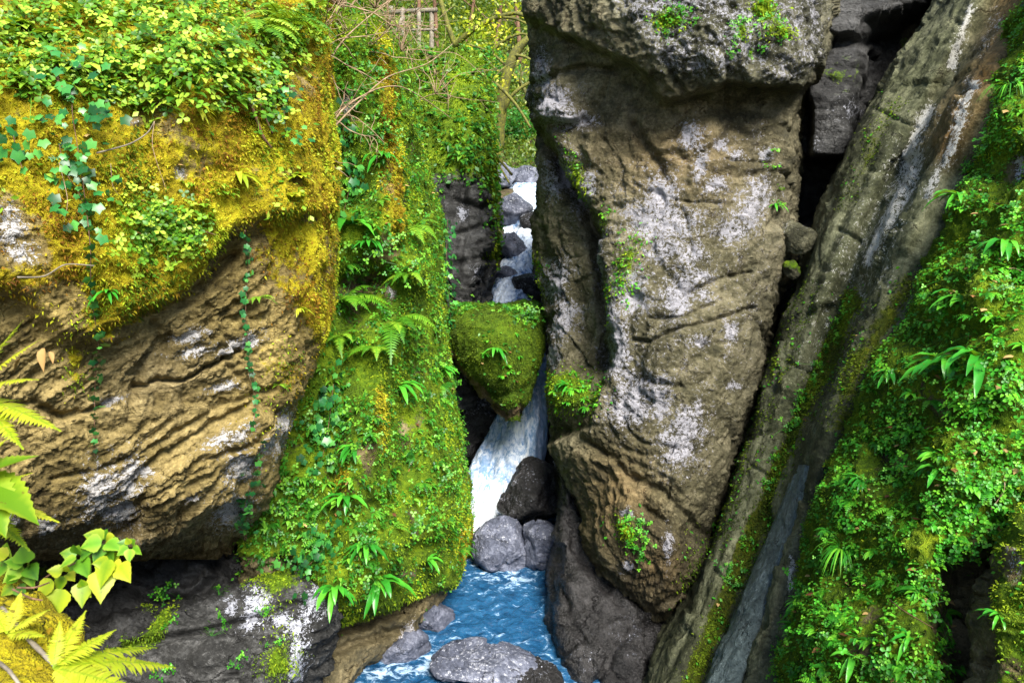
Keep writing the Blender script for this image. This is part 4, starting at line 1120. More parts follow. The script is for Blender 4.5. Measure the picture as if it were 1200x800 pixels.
ML['mossr'] = lm('rust_moss_tuft', (.09, .035, .004), (.25, .11, .008), (.40, .24, .012), .3, .9)
nz = fbm(A.V0 * 1.7 + 90, 3); gn = sstep(.08, .35, nz); ru = sstep(.12, .4, -nz)
moss_pile(A, 120000, .0145, ML['mossy'], 'golden moss on the ochre cliff', 5, 1 - .7 * gn - .8 * ru)
moss_pile(A, 42000, .0145, ML['mossg'], 'greener moss patches on the ochre cliff', 5, gn)
moss_pile(A, 36000, .0145, ML['mossr'], 'rusty brown moss patches on the ochre cliff', 5, ru)
gd = sstep(.5, .85, D.attr['ochre'])
moss_pile(D, 100000, .018, ML['mossg'], 'green moss on the wall above the pool', 5, 1 - gd)
moss_pile(D, 36000, .018, ML['mossy'], 'golden moss columns on the wall above the pool', 5, gd)
moss_pile(M, 130000, .0135, ML['mossg'], 'green moss on the plant-covered slope')
moss_pile(F, 40000, .013, ML['mosso'], 'olive moss on the jammed boulder', 9)
moss_pile(E, 14000, .035, ML['mossg'], 'moss on the narrow dark buttress')
moss_pile(S, 24000, .018, ML['mosso'], 'moss strip in the groove of the leaning slab')
moss_pile(C, 12000, .020, ML['mossg'], 'moss patches on the lichen rock')
moss_pile(B, 6000, .018, ML['mossg'], 'moss patches on the dark ledge')
moss_pile(Nn, 12000, .014, ML['mossg'], 'moss on the corner rock block')

cx_, cy_ = A.x, A.y
bankw = np.clip(inpoly(cx_, cy_, [(-250, -150), (400, -150), (385, 60), (335, 75), (318, 140), (240, 128), (190, 128), (130, 128), (60, 110), (-250, 100)], 10) + .5 * ell(cx_, cy_, 180, 255, 50, 16) + .35 * ell(cx_, cy_, 350, 215, 26, 40) + .3 * ell(cx_, cy_, 20, 200, 40, 30), 0, 1)
cover(A, bankw, 15000, ML['bank'], 'small sunlit leaves on top of the ochre cliff', .019, lift=.07, tshift=.6)
dw = np.clip(inpoly(D.x, D.y, [(200, -200), (620, -200), (560, 560), (545, 670), (470, 690), (380, 715), (200, 650)], 12) * .7 + ell(D.x, D.y, 375, 520, 30, 130) + ell(D.x, D.y, 520, 480, 30, 160), 0, 1)
cover(D, dw, 22000, ML['wall'], 'small green leaves over the mossy wall', .0135, lift=.04, tshift=.45)
mw = np.clip(M.attr['moss'], 0, 1)
cover(M, mw, 42000, ML['slope'], 'small bright leaves over the mossy slope', .0115, lift=.03, tshift=.6, clump=5)
cover(Nn, Nn.attr['moss'], 900, ML['slope'], 'tiny leaves on the mossy corner block', .010)
cover(E, np.clip(1 - sstep(190, 240, E.y) + .6 * ell(E.x, E.y, 580, 230, 10, 60), 0, 1), 2600, ML['wall'], 'leaves on the dark buttress', .035, lift=.1)
cover(S, S.attr['moss'], 900, ML['slope'], 'tiny leaves in the mossy groove of the slab', .014)
cover(C, C.attr['moss'], 1500, ML['slope'], 'tiny leaves in the moss patches of the lichen rock', .016)
cover(F, F.attr['moss'] * (.06 + ell(F.x, F.y, 575, 360, 50, 6) + .5 * ell(F.x, F.y, 600, 470, 16, 10)), 700, ML['wall'], 'tiny leaves on the jammed boulder', .02)


# ------------------------------------------------------------------ individual plants
def facing(n):
    return math.atan2(-n[0], n[1])


def kit(name, builder, k, mat):
    """k variant meshes of one small plant"""
    out = []
    for _ in range(k):
        v, f, t = builder()
        out.append(mesh(name, v, [f], ML[mat], {'tint': t}, smooth=True))
    return out


def plant(name, me, p, n, size, label, category, group):
    o = bpy.data.objects.new(name, me); COL.objects.link(o)
    o.location = p; o.rotation_euler = (rng.normal() * .12, rng.normal() * .12, facing(n) + rng.normal() * .35)
    o.scale = (size,) * 3
    return tag(o, label, category, group)


def strew(m, poly, n, kits, smin, smax, name, label, category, group, mind=9):
    """n plants over the part of a rock seen inside a pixel polygon, kept apart"""
    poly = np.array(poly, float); x0, y0 = poly.min(0); x1, y1 = poly.max(0)
    got = []; tries = 0
    while len(got) < n and tries < n * 12:
        tries += 1
        q = np.array([rng.uniform(x0, x1), rng.uniform(y0, y1)])
        if sdpoly(q[:1], q[1:], poly)[0] < 0: continue
        if got and np.min(((np.array(got) - q) ** 2).sum(1)) < mind ** 2: continue
        if perlin(np.array([[q[0] / 42, q[1] / 42, 3.3]]))[0] < -.28: continue
        p, nn = m.at(*q)
        me = kits[rng.integers(len(kits))]
        plant(name, me, p - nn * .004, nn, rng.uniform(smin, smax), label, category, group); got.append(q)


k_clov = kit('clover_plant', lambda: clover(18, .06, .018), 5, 'slope')
k_leaf = kit('leafy_plant', lambda: leafy(12, .032, .36, .05), 5, 'slope')
k_leafw = kit('leafy_plant', lambda: leafy(12, .038, .32, .055), 5, 'wall')
k_clovw = kit('clover_plant', lambda: clover(20, .075, .021), 4, 'wall')
k_sprw = kit('fern_tuft', lambda: sprig(7, .055), 4, 'wall')
k_sprs = kit('fern_tuft', lambda: sprig(7, .05), 4, 'slope')
k_ros = kit('rosette_plant', lambda: leaf_rosette(9, .085, .15), 4, 'slope')
k_rosw = kit('rosette_plant', lambda: leaf_rosette(9, .11, .14), 4, 'wall')
k_bank = kit('leafy_plant', lambda: leafy(12, .06, .34, .07, .9), 5, 'bank')
k_clovb = kit('clover_plant', lambda: clover(22, .08, .026), 4, 'bank')
k_grs = kit('grass_tuft', lambda: grass(26, .13), 3, 'slope')

slope_poly = [(1200, 70), (1165, 115), (1125, 215), (1085, 310), (1040, 400), (1010, 470), (980, 560), (955, 640), (920, 740), (915, 800), (1110, 800), (1120, 720), (1100, 660), (1190, 640), (1200, 600)]
strew(M, slope_poly, 150, k_clov, .6, 1.2, 'clover_plant', 'small bright green three-leaved plant on the mossy slope beside the slab', 'plant', 'clover-like plants on the mossy slope', 13)
strew(M, slope_poly, 90, k_leaf, .65, 1.2, 'leafy_plant', 'small round-leaved green plant on the mossy slope beside the slab', 'plant', 'round-leaved plants on the mossy slope', 16)
strew(M, slope_poly, 34, k_ros, .7, 1.3, 'rosette_plant', 'narrow-leaved green rosette on the mossy slope beside the slab', 'plant', 'rosettes on the mossy slope', 30)
strew(M, slope_poly, 30, k_sprs, .7, 1.3, 'fern_tuft', 'tiny feathery fern tuft on the mossy slope beside the slab', 'fern', 'fern tufts on the mossy slope', 30)
wall_poly = [(395, 60), (470, 60), (500, 160), (522, 260), (538, 340), (545, 480), (550, 640), (500, 670), (420, 690), (360, 690), (300, 640), (300, 570), (360, 480), (395, 400), (400, 300)]
strew(D, wall_poly, 110, k_clovw, .7, 1.3, 'clover_plant', 'small dark green three-leaved plant on the moss wall above the pool', 'plant', 'clover-like plants on the moss wall', 13)
strew(D, wall_poly, 90, k_leafw, .7, 1.3, 'leafy_plant', 'small oval-leaved plant on the moss wall above the pool', 'plant', 'oval-leaved plants on the moss wall', 15)
strew(D, wall_poly, 40, k_sprw, .7, 1.4, 'fern_tuft', 'small feathery fern tuft on the moss wall above the pool', 'fern', 'fern tufts on the moss wall', 26)
strew(D, wall_poly, 26, k_rosw, .7, 1.3, 'rosette_plant', 'narrow-leaved rosette on the moss wall above the pool', 'plant', 'rosettes on the moss wall', 30)
strew(D, [(395, -10), (470, -10), (490, 90), (500, 160), (395, 160)], 36, k_leafw, .9, 1.5, 'leafy_plant', 'oval-leaved plant high on the moss wall under the bare twigs', 'plant', 'plants high on the moss wall', 12)
bank_poly = [(0, 0), (380, 0), (375, 60), (330, 80), (315, 140), (240, 125), (130, 120), (60, 105), (0, 100)]
strew(A, bank_poly, 80, k_bank, .6, 1.2, 'leafy_plant', 'sunlit oval-leaved plant on top of the golden moss cliff', 'plant', 'leafy plants on the cliff top', 18)
strew(A, bank_poly, 60, k_clovb, .7, 1.3, 'clover_plant', 'sunlit cushion of small leaves on top of the golden moss cliff', 'plant', 'leaf cushions on the cliff top', 18)
strew(A, [(140, 235), (235, 240), (240, 285), (160, 300), (140, 280)], 16, k_clovb, .6, 1.0, 'clover_plant', 'small sunlit leaf cushion on the face of the golden moss cliff', 'plant', 'leaf cushions on the golden moss', 9)
strew(A, [(215, 215), (290, 215), (290, 262), (225, 262)], 8, k_bank, .4, .7, 'leafy_plant', 'small leafy plant on the face of the golden moss cliff', 'plant', 'leafy plants on the golden moss', 10)
strew(C, [(640, 430), (700, 430), (700, 482), (650, 482)], 12, k_ros, .7, 1.1, 'rosette_plant', 'bright green rosette in the moss patch on the lichen rock shoulder', 'plant', 'rosettes on the lichen rock shoulder', 9)
strew(C, [(715, 605), (755, 600), (755, 645), (715, 640)], 7, k_clov, .6, 1.0, 'clover_plant', 'small green plant low on the brown foot of the lichen rock', 'plant', 'plants on the foot of the lichen rock', 9)
strew(C, [(725, 265), (750, 260), (745, 335), (715, 335)], 7, k_leaf, .5, .8, 'leafy_plant', 'small green plant in a crack across the lichen rock', 'plant', 'plants on the lichen rock face', 12)
strew(C, [(780, 10), (915, 0), (925, 60), (870, 70), (780, 40)], 14, k_clov, .5, .9, 'clover_plant', 'small green plant on the grey overhang of the lichen rock', 'plant', 'plants on the grey overhang', 12)
strew(C, [(900, 170), (915, 170), (918, 250), (900, 250)], 5, k_leaf, .7, 1.1, 'leafy_plant', 'drooping green plant at the shaded right edge of the lichen rock', 'plant', 'plants at the edge of the lichen rock', 12)
strew(F, [(540, 375), (625, 375), (610, 450), (570, 440)], 9, k_ros, .6, 1.1, 'rosette_plant', 'small green rosette on the jammed mossy boulder', 'plant', 'rosettes on the jammed boulder', 14)
strew(F, [(535, 353), (632, 353), (630, 370), (535, 370)], 14, k_clovw, .8, 1.3, 'clover_plant', 'small leafy plant along the top of the jammed mossy boulder', 'plant', 'plants on top of the jammed boulder', 7)
strew(S, [(1000, 360), (950, 470), (905, 590), (860, 700), (840, 690), (895, 560), (940, 440), (985, 350)], 22, k_clov, .6, 1.0, 'clover_plant', 'small green plant in the mossy groove of the leaning slab', 'plant', 'plants in the slab groove', 14)
strew(E, [(525, 130), (575, 130), (585, 215), (530, 190)], 24, k_leafw, 1.4, 2.4, 'leafy_plant', 'dark green leafy plant on top of the narrow dark buttress', 'plant', 'plants on the dark buttress', 8)
strew(B, [(190, 690), (360, 690), (350, 790), (180, 795)], 9, k_clov, .6, 1.2, 'clover_plant', 'small green plant on the dark ledge under the overhang', 'plant', 'plants on the dark ledge', 24)


def fern_thing(name, m, px, py, fronds, mat, label, category='fern', lift=.0, group=None):
    """fronds: list of (direction, length, droop, kind, width) in wall space"""
    if isinstance(m, tuple): p, n = P(px, py, m[0]), np.array(m[1], float)
    else: p, n = m.at(px, py)
    e = empty(name, p, label, category, group)
    a = facing(n); ca, sa = math.cos(a), math.sin(a)
    for d, L, dr, kind, w in fronds:
        d = np.array([ca * d[0] - sa * d[1], sa * d[0] + ca * d[1], d[2]])
        t = rng.uniform(.25, .85)
        if kind == 'strap': v, f, tt = strap(d, L, dr, w, 14, t, side=rng.normal() * .1)
        elif kind == 'pin': v, f, tt = pinnate(d, L, dr, w, 20, t, side=rng.normal() * .08)
        else: v, f, tt = ovate(d, L, dr, w, 7, t)
        put('frond' if kind != 'leaf' else 'leaf', v, [f], ML[mat], {'tint': np.broadcast_to(tt, len(v))}, parent=e)
    return e


def fan(n, L, droop, kind, w, spread=1.0, up=.5, out=.7):
    return [((spread * (2 * (k + .5) / n - 1) + rng.normal() * .12, out + rng.normal() * .12, up + rng.normal() * .2), L * rng.uniform(.75, 1.15), droop * rng.uniform(.8, 1.2), kind, w) for k in range(n)]


# hart's-tongue ferns
HT = [
    (D, 470, 455, 7, .24, 'tongue', 'tongue fern of glossy straps directly below the broad feathery fern on the moss wall'),
    (D, 432, 640, 7, .22, 'tongue', 'tongue fern above the dark ivy mat low on the moss wall'),
    (D, 520, 430, 6, .22, 'tongue', 'tongue fern on the moss wall right beside the jammed boulder'),
    (D, 450, 180, 6, .24, 'tongue', 'tongue fern on the upper moss column under the bare branches'),
    (M, 1108, 425, 10, .30, 'tongue', 'largest tongue fern on the slope, broad glossy straps drooping over dark soil'),
    (M, 1140, 418, 7, .26, 'tongue', 'tongue fern with curling straps touching the right side of the largest one'),
    (M, 1122, 350, 5, .20, 'tongue', 'tongue fern of few straps above the largest tongue fern on the slope'),
    (M, 1175, 285, 7, .22, 'tongue', 'tongue fern with pale upright straps near the grey stone in the slope'),
    (M, 1122, 225, 6, .20, 'tongue', 'tongue fern with long curved straps at the upper edge of the slope'),
    (M, 1040, 440, 5, .17, 'tongue', 'small tongue fern left of the largest one, close to the slab'),
    (M, 1006, 562, 7, .13, 'tongue', 'star-shaped tongue fern in the middle of the mossy slope'),
    (M, 1000, 648, 6, .15, 'tongue', 'tongue fern with yellowish straps beside dry leaf litter low on the slope'),
    (M, 934, 702, 8, .13, 'tongue', 'star-shaped tongue fern at the low edge of the slope next to the dark slab'),
    (M, 1062, 745, 6, .13, 'tongue', 'tongue fern with straps pointing down near the lower edge of the slope'),
    (M, 995, 770, 4, .16, 'tongue', 'tongue fern with two long drooping straps at the very bottom of the slope'),
    (M, 1095, 552, 6, .16, 'tongue', 'tongue fern with grassy straps above the dark hole in the slope'),
    (Nn, 1168, 718, 6, .10, 'tongue', 'small tongue fern on the edge of the mossy corner block'),
    (D, 413, 265, 9, .34, 'tongue', 'dark tongue fern with many drooping straps high on the moss wall'),
    (D, 432, 288, 6, .2, 'tongue', 'small tongue fern just below the dark drooping one on the moss wall'),
    (D, 395, 690, 8, .26, 'tongue', 'tongue fern at the lower rim of the moss wall, nearest the ochre cliff'),
    (D, 447, 683, 8, .30, 'tongue', 'tongue fern with long upright straps at the lower rim of the moss wall'),
    (D, 505, 655, 5, .20, 'tongue', 'small tongue fern at the lower rim of the moss wall, nearest the pool'),
    (D, 405, 585, 6, .24, 'tongue', 'tongue fern of upright straps halfway down the moss wall'),
    (D, 412, 520, 6, .2, 'tongue', 'tongue fern of short straps in the middle of the moss wall'),
    (F, 578, 408, 7, .20, 'tongue', 'tongue fern with spreading straps in the middle of the jammed boulder'),
    (A, 283, 205, 9, .17, 'yellow', 'yellow-green tongue fern with hanging straps on the golden moss'),
    (A, 236, 132, 8, .11, 'yellow', 'small yellow-green rosette fern beneath the leafy cliff top'),
    (A, 352, 365, 8, .10, 'yellow', 'pale yellow rosette at the lower moss edge of the ochre cliff'),
    (A, 130, 345, 6, .11, 'tongue', 'green rosette under the moss lip of the ochre cliff'),
    (C, 668, 448, 8, .18, 'tongue', 'bright tongue fern in the moss pad on the shoulder of the lichen rock'),
    (C, 912, 238, 6, .14, 'tongue', 'drooping tongue fern at the shaded edge of the lichen rock'),
]
for m, px, py, n, L, mt, lb in HT:
    fern_thing('tongue_fern', m, px, py, fan(n, L, .85, 'strap', .085, 1.2, .45, .7), mt, lb)
# feathery ferns
PF = [
    (D, 405, 350, 8, .42, .24, 'fern', 'yellow-green feathery fern drooping in the gap beside the ochre cliff'),
    (D, 402, 395, 6, .34, .2, 'fern', 'smaller feathery fern hanging just under the yellow-green one in the gap'),
    (D, 462, 375, 9, .46, .26, 'fern', 'broad feathery fern spreading over the middle of the moss wall'),
    (D, 485, 265, 5, .36, .26, 'fern', 'feathery fern arching from the upper edge of the moss wall'),
    (D, 436, 410, 7, .30, .22, 'fern', 'feathery fern with hanging fronds under the broad one on the moss wall'),
    (D, 475, 325, 6, .26, .22, 'fern', 'short feathery fern on the moss bulge beside the jammed boulder'),
    (A, 300, 40, 9, .48, .26, 'bank', 'large bright feathery fern on the cliff top'),
    (A, 335, 30, 7, .50, .24, 'bank', 'feathery fern arching out from the cliff top toward the bare twigs'),
    (A, 262, 52, 6, .36, .26, 'bank', 'shaded feathery fern among leaves on the cliff top'),
    (A, 365, 15, 5, .4, .24, 'bank', 'pale feathery fern at the edge of the cliff top under bare twigs'),
    (A, 305, 345, 5, .12, .22, 'fern', 'tiny feathery fern on bare ochre stone below the moss'),
    (A, 328, 455, 5, .08, .24, 'fern', 'tiny feathery fern in a crack near the broken cliff corner'),
]
for m, px, py, n, L, w, mt, lb in PF:
    fern_thing('feathery_fern', m, px, py, fan(n, L, .75, 'pin', w, 1.3, .55, .7), mt, lb)
# broad-leaved plants on the cliff top
BL = [
    (A, 50, 45, 12, .17, .22, 'bank', 'whorl of broad pointed leaves at the near corner of the cliff top'),
    (A, 85, 78, 10, .15, .22, 'bank', 'broad pointed-leaf plant hanging over the moss near the first whorl'),
    (A, 262, 78, 7, .12, .40, 'bank', 'plant with large bluish round leaves on the cliff top'),
    (A, 292, 88, 6, .11, .36, 'bank', 'plant with drooping yellow-green heart leaves at the cliff top rim'),
    (A, 130, 100, 8, .12, .34, 'bank', 'yellow-green leafy plant hanging over the rim of the cliff top'),
    (A, 195, 92, 8, .11, .34, 'bank', 'leafy plant with pale leaves in the middle of the cliff top rim'),
    (A, 352, 205, 7, .14, .28, 'yellow', 'yellow-leaved plant at the cliff edge above the feathery ferns'),
    (A, 345, 228, 4, .10, .3, 'yellow', 'small yellow drooping plant just under the yellow-leaved one'),
    (A, 20, 30, 6, .13, .45, 'bank', 'plant with pale round leaves at the near end of the cliff top'),
    (A, 235, 262, 2, .07, .5, 'yellow', 'single pale round-leaved seedling on the face of golden moss'),
]
for m, px, py, n, L, w, mt, lb in BL:
    fern_thing('broad_leaf_plant', m, px, py, fan(n, L, .6, 'leaf', w, 1.2, .5, .8), mt, lb, 'plant')
G_ = [(M, 1098, 205, 'grass tuft with long fine blades at the upper edge of the slope'), (M, 1180, 100, 'grass tuft at the top of the slope where the slab begins'), (M, 985, 640, 'grass tuft in the lower middle of the slope')]
for m, px, py, lb in G_:
    p, n = m.at(px, py); v, f, t = grass(60, .24)
    o = put('grass_tuft', v, [f], ML['slope'], {'tint': t}, base=np.zeros(3)); o.location = p; o.rotation_euler[2] = facing(n); tag(o, lb, 'grass')


# ------------------------------------------------------------------ ivy, roots, twigs, fallen leaves
def ivy(m, pts, label, leaf=.03, step=.035, spread=.02):
    w = np.array([m.at(*q)[0] + m.at(*q)[1] * .035 for q in pts])
    path = smooth_path(w, 60)
    n = m.at(*pts[len(pts) // 2])[1]
    base = path[0]
    e = empty('ivy', base, label, 'ivy')
    v, f, _ = tube(path - base, .0025, .0015, 5); put('stem', v, [f], MB['brown'], parent=e)
    L = np.concatenate([[0], np.cumsum(np.linalg.norm(np.diff(path, axis=0), axis=1))])
    out = []
    for s in np.arange(.01, L[-1], step):
        c = np.array([np.interp(s, L, path[:, k]) for k in range(3)]) - base
        nn = norm(n + .35 * rng.normal(size=3) + np.array([0, -.2, .25])); u = norm(np.array([rng.normal() * .5, 0, 1.0]))
        out.append(ivy_leaf(c + spread * rng.normal(size=3) + n * .012, nn, u, leaf * rng.uniform(.55, 1.15), rng.uniform(.05, .95)))
    v, f, t = cat(out); put('foliage', v, [f], ML['ivy'], {'tint': t}, parent=e)


ivy(A, [(88, 85), (86, 130), (92, 170), (96, 215)], 'ivy mat hanging from the leafy cliff top onto golden moss', .034, .006, .085)
ivy(A, [(98, 185), (104, 240), (108, 300), (106, 350), (112, 400), (116, 440), (114, 490), (108, 535)], 'longest ivy strand, trailing from moss over bare ochre stone', .03, .022, .012)
ivy(A, [(70, 175), (84, 205), (98, 232), (104, 262)], 'thick ivy tangle in the middle of the golden moss', .034, .008, .06)
ivy(A, [(284, 268), (290, 310), (292, 360), (292, 410), (296, 455), (298, 500)], 'thin ivy strand hanging over the pale streaked stone below the moss', .024, .024, .012)
ivy(A, [(302, 520), (296, 550), (288, 590), (284, 620)], 'short ivy strand on the broken corner of the ochre cliff', .03, .014, .03)
ivy(A, [(10, 150), (22, 180), (30, 205)], 'small ivy patch at the near edge of the golden moss', .034, .008, .06)
ivy(A, [(326, 100), (334, 150), (340, 170)], 'ivy patch on the shaded edge of the cliff top', .03, .010, .05)
ivy(D, [(400, 140), (404, 180), (410, 215), (402, 250)], 'ivy patch on the moss wall beside the cliff edge', .045, .010, .07)
ivy(D, [(385, 605), (380, 640), (366, 660), (352, 668)], 'dark ivy mat at the lower corner of the moss wall', .04, .004, .09)
ivy(D, [(392, 450), (385, 500), (378, 545)], 'leafy ivy curtain on the moss wall beside the ochre cliff edge', .04, .006, .08)
ivy(D, [(532, 250), (536, 300), (540, 350), (543, 400)], 'ivy fringe along the far edge of the moss wall', .045, .014, .05)


def twig(name, pts, r0, r1, mat, label, category='twig', d=None, m=None, off=.03):
    if m is not None: w = np.array([m.at(*q)[0] + m.at(*q)[1] * off for q in pts])
    else: w = np.array([P(q[0], q[1], q[2]) for q in pts])
    v, f, _ = tube(smooth_path(w, 20), r0, r1, 6, .08)
    return tag(put(name, v, [f], MB[mat]), label, category)


twig('twig', [(118, 184), (145, 172), (170, 160), (185, 146)], .004, .0025, 'wood', 'pale bare twig sticking out of the golden moss', m=A, off=.05)
twig('twig', [(24, 323), (55, 318), (85, 313), (108, 309)], .0045, .003, 'wood', 'pale straight twig lying across the lower golden moss', m=A, off=.05)
twig('twig', [(205, 266), (235, 269), (256, 271)], .003, .002, 'brown', 'thin brown twig below the round-leaved seedling', m=A, off=.05)
twig('hanging_root', [(185, 146), (186, 180), (188, 222)], .0022, .0012, 'twig', 'thin root hanging down from the pale bare twig', 'root', m=A, off=.05)
twig('hanging_root', [(73, 190), (74, 230), (73, 262)], .002, .001, 'twig', 'thin root hanging beside the thick ivy tangle', 'root', m=A, off=.05)
twig('hanging_root', [(133, 195), (134, 215), (133, 235)], .002, .001, 'twig', 'short root hanging under the pale bare twig', 'root', m=A, off=.05)
twig('hanging_root', [(296, 440), (296, 470), (298, 500)], .002, .001, 'twig', 'thin root trailing below the thin ivy strand', 'root', m=A, off=.04)
twig('root', [(292, 118), (300, 140), (310, 162), (317, 175)], .010, .006, 'brown', 'thick reddish root at the shaded edge of the golden moss', 'root', m=A, off=.02)
twig('root', [(300, 112), (309, 135), (318, 160)], .007, .004, 'brown', 'thinner reddish root beside the thick one at the moss edge', 'root', m=A, off=.03)
twig('root', [(72, 62), (66, 80), (70, 98)], .010, .006, 'brown', 'dark root curling under the near leafy whorl', 'root', m=A, off=.02)
twig('twig', [(990, 350), (1020, 353), (1060, 363)], .003, .002, 'twig', 'pale twig lying where the slope meets the slab', m=M, off=.04)
twig('twig', [(1040, 700), (1060, 720), (1080, 738)], .003, .002, 'brown', 'brown twig in the lower part of the slope', m=M, off=.04)
twig('twig', [(1178, 318), (1190, 320), (1200, 322)], .003, .002, 'twig', 'short twig below the pale straps near the grey stone', m=M, off=.04)
twig('twig', [(1165, 600), (1176, 575), (1178, 560)], .003, .002, 'twig', 'upright dry stalk above the corner block', m=M, off=.05)

k_dry = []
for _ in range(4):
    v, f, t = ovate((rng.normal() * .4, 1, .1), .05, .5, .34, 5, rng.uniform(.1, .9), fold=-.3); k_dry.append(mesh('fallen_leaf', v, [f], ML['dry'], {'tint': np.broadcast_to(t, len(v))}))
strew(M, slope_poly, 90, k_dry, .6, 1.2, 'fallen_leaf', 'dry brown fallen leaf caught on the mossy slope', 'leaf', 'fallen leaves on the mossy slope', 22)
strew(S, [(1020, 380), (930, 560), (860, 720), (830, 740), (900, 560), (985, 380)], 10, k_dry, .5, .9, 'fallen_leaf', 'dry fallen leaf lying on the leaning slab', 'leaf', 'fallen leaves on the slab', 22)
strew(F, [(540, 375), (625, 375), (610, 450), (570, 440)], 7, k_dry, .6, 1.0, 'fallen_leaf', 'dry fallen leaf on the jammed boulder', 'leaf', 'fallen leaves on the jammed boulder', 12)
strew(A, [(60, 60), (330, 60), (330, 300), (60, 300)], 14, k_dry, .5, .9, 'fallen_leaf', 'dry fallen leaf caught in the golden moss', 'leaf', 'fallen leaves in the golden moss', 30)
strew(D, wall_poly, 40, k_dry, .7, 1.2, 'fallen_leaf', 'dry fallen leaf caught on the moss wall', 'leaf', 'fallen leaves on the moss wall', 30)

# ------------------------------------------------------------------ near corner bank
Q = Mass(rows('''
684| -900:1.9 -300:1.75 -70:1.65 -26:1.62 -16:1.75
715| -900:1.75 -300:1.6 -70:1.45 -4:1.42 8:1.55
750| -900:1.65 -300:1.5 -70:1.34 18:1.30 34:1.45
800| -900:1.6 -300:1.45 -70:1.25 36:1.20 58:1.35
900| -900:1.55 -300:1.4 -70:1.15 76:1.10 105:1.3
1200| -900:1.5 -300:1.35 -70:1.1 150:1.1 200:1.3
2600| -900:1.5 -300:1.4 -60:1.2 300:1.3 400:1.6'''), back=.8, res=4)
Q.attr['moss'] = .95 + 0 * Q.x
MOSSB = rock_mat('bank_turf', (.05, .04, .02), (.15, .11, .05), (.30, .24, .12), moss=MOSS_GOLD)
rockify(Q, .03, .02, 3, None, 0, 1, .006, Q.attr['moss'], .01)
Q.build('mossy_bank', MOSSB, 'sunlit mossy bank at the near lower corner with ferns', 'bank')
moss_pile(Q, 14000, .012, ML['mossy'], 'yellow moss on the near bank', 9)

near = lambda *a: norm(np.array(a, float))
def near_fern(px, py, d, fr, mat, label, name='feathery_fern', category='fern'):
    p = P(px, py, d); e = empty(name, p, label, category)
    for (tx, ty, td), dr, kind, w in fr:
        v = P(tx, ty, td) - p; L = float(np.linalg.norm(v)); v = v / L + UZ * .75 * dr
        v = v / np.linalg.norm(v); t = rng.uniform(.3, .8)
        if kind == 'pin': a, b, c = pinnate(v, L * 1.05, dr, w, 24, t, gap=1.15)
        elif kind == 'strap': a, b, c = strap(v, L * 1.05, dr, w, 14, t)
        else:
            a, b, c = ovate(v, L * .85, dr, w * 1.1, 22, t)
            a = a.reshape(-1, 3, 3); z = (1 + .16 * (np.arange(22) % 2) - .08)[:, None]
            a[:, 0] = a[:, 1] + (a[:, 0] - a[:, 1]) * z; a[:, 2] = a[:, 1] + (a[:, 2] - a[:, 1]) * z; a = a.reshape(-1, 3)
            c = np.tile([t, t - .3, t], 22)
        put('frond' if kind != 'leaf' else 'leaf', a, [b], ML[mat], {'tint': np.broadcast_to(c, len(a))}, parent=e)


near_fern(-40, 462, 1.40, [((64, 502, 1.38), .22, 'pin', .26), ((52, 392, 1.42), .2, 'pin', .24), ((48, 442, 1.36), .25, 'pin', .22), ((20, 520, 1.36), .3, 'pin', .24), ((30, 370, 1.4), .15, 'pin', .22)], 'yellow', 'yellow-green feathery fern reaching in over the ochre cliff')
near_fern(-40, 585, 1.34, [((64, 610, 1.33), .25, 'pin', .24), ((40, 552, 1.36), .2, 'pin', .24), ((28, 640, 1.3), .3, 'pin', .24)], 'yellow', 'yellow-green feathery fern just above the leafy sprig')
near_fern(-30, 560, 1.25, [((62, 528, 1.27), .08, 'leaf', .26), ((20, 500, 1.27), .1, 'leaf', .26), ((58, 624, 1.22), .12, 'leaf', .26), ((12, 640, 1.2), .15, 'leaf', .3)], 'yellow', 'broad yellow leaves with pointed tips beside the near ferns', 'broad_leaf_plant', 'plant')
near_fern(62, 782, 1.12, [((194, 782, 1.22), .30, 'pin', .30), ((134, 738, 1.2), .16, 'pin', .30), ((160, 812, 1.12), .25, 'pin', .28), ((120, 830, 1.08), .2, 'pin', .26), ((70, 728, 1.16), .08, 'pin', .26), ((100, 716, 1.2), .1, 'pin', .24), ((175, 760, 1.25), .25, 'pin', .26)], 'yellow', 'large pale yellow fern spreading over the dark hollow')
near_fern(8, 742, 1.2, [((60, 712, 1.22), .2, 'pin', .28), ((25, 692, 1.25), .1, 'pin', .26), ((52, 745, 1.18), .2, 'pin', .26), ((-20, 700, 1.25), .1, 'pin', .26)], 'yellow', 'short pale fern on the crest of the near mossy bank')

# leafy sprig with opposite pairs of leaves
def sprig_thing(path, r, leaves, mat, label):
    w = np.array([P(*q) for q in path]); b = w[0]
    e = empty('leafy_branch', b, label, 'branch')
    v, f, _ = tube(smooth_path(w - b, 24), r, r * .5, 6); put('stem', v, [f], MB['brown'], parent=e)
    for (px, py, d, L, ang, mt) in leaves:
        p = P(px, py, d) - b; a = R(ang)
        dr = norm(RT * math.cos(a) - UPV * math.sin(a) - FW * rng.uniform(.1, .6)); 
        t, pp, T, S, N = curve(dr, L, .25, 13, p)
        S = norm(np.cross(T, -FW * .8 + UZ * .6 + .25 * rng.normal(size=3))); N = np.cross(S, T)
        pr = .43 * L * np.sin(math.pi * np.clip(t, .02, .995) ** .6) * (1.15 - .4 * t) * (1 + .04 * np.cos(np.arange(13) * math.pi))
        V = np.stack([pp - S * pr[:, None] + N * (.2 * pr)[:, None], pp, pp + S * pr[:, None] + N * (.2 * pr)[:, None]], 1).reshape(-1, 3)
        put('leaf', V, [strip(13, 3)], ML[mt], {'tint': np.tile([0, -.25, 0], 13) + rng.uniform(.35, .8)}, parent=e)


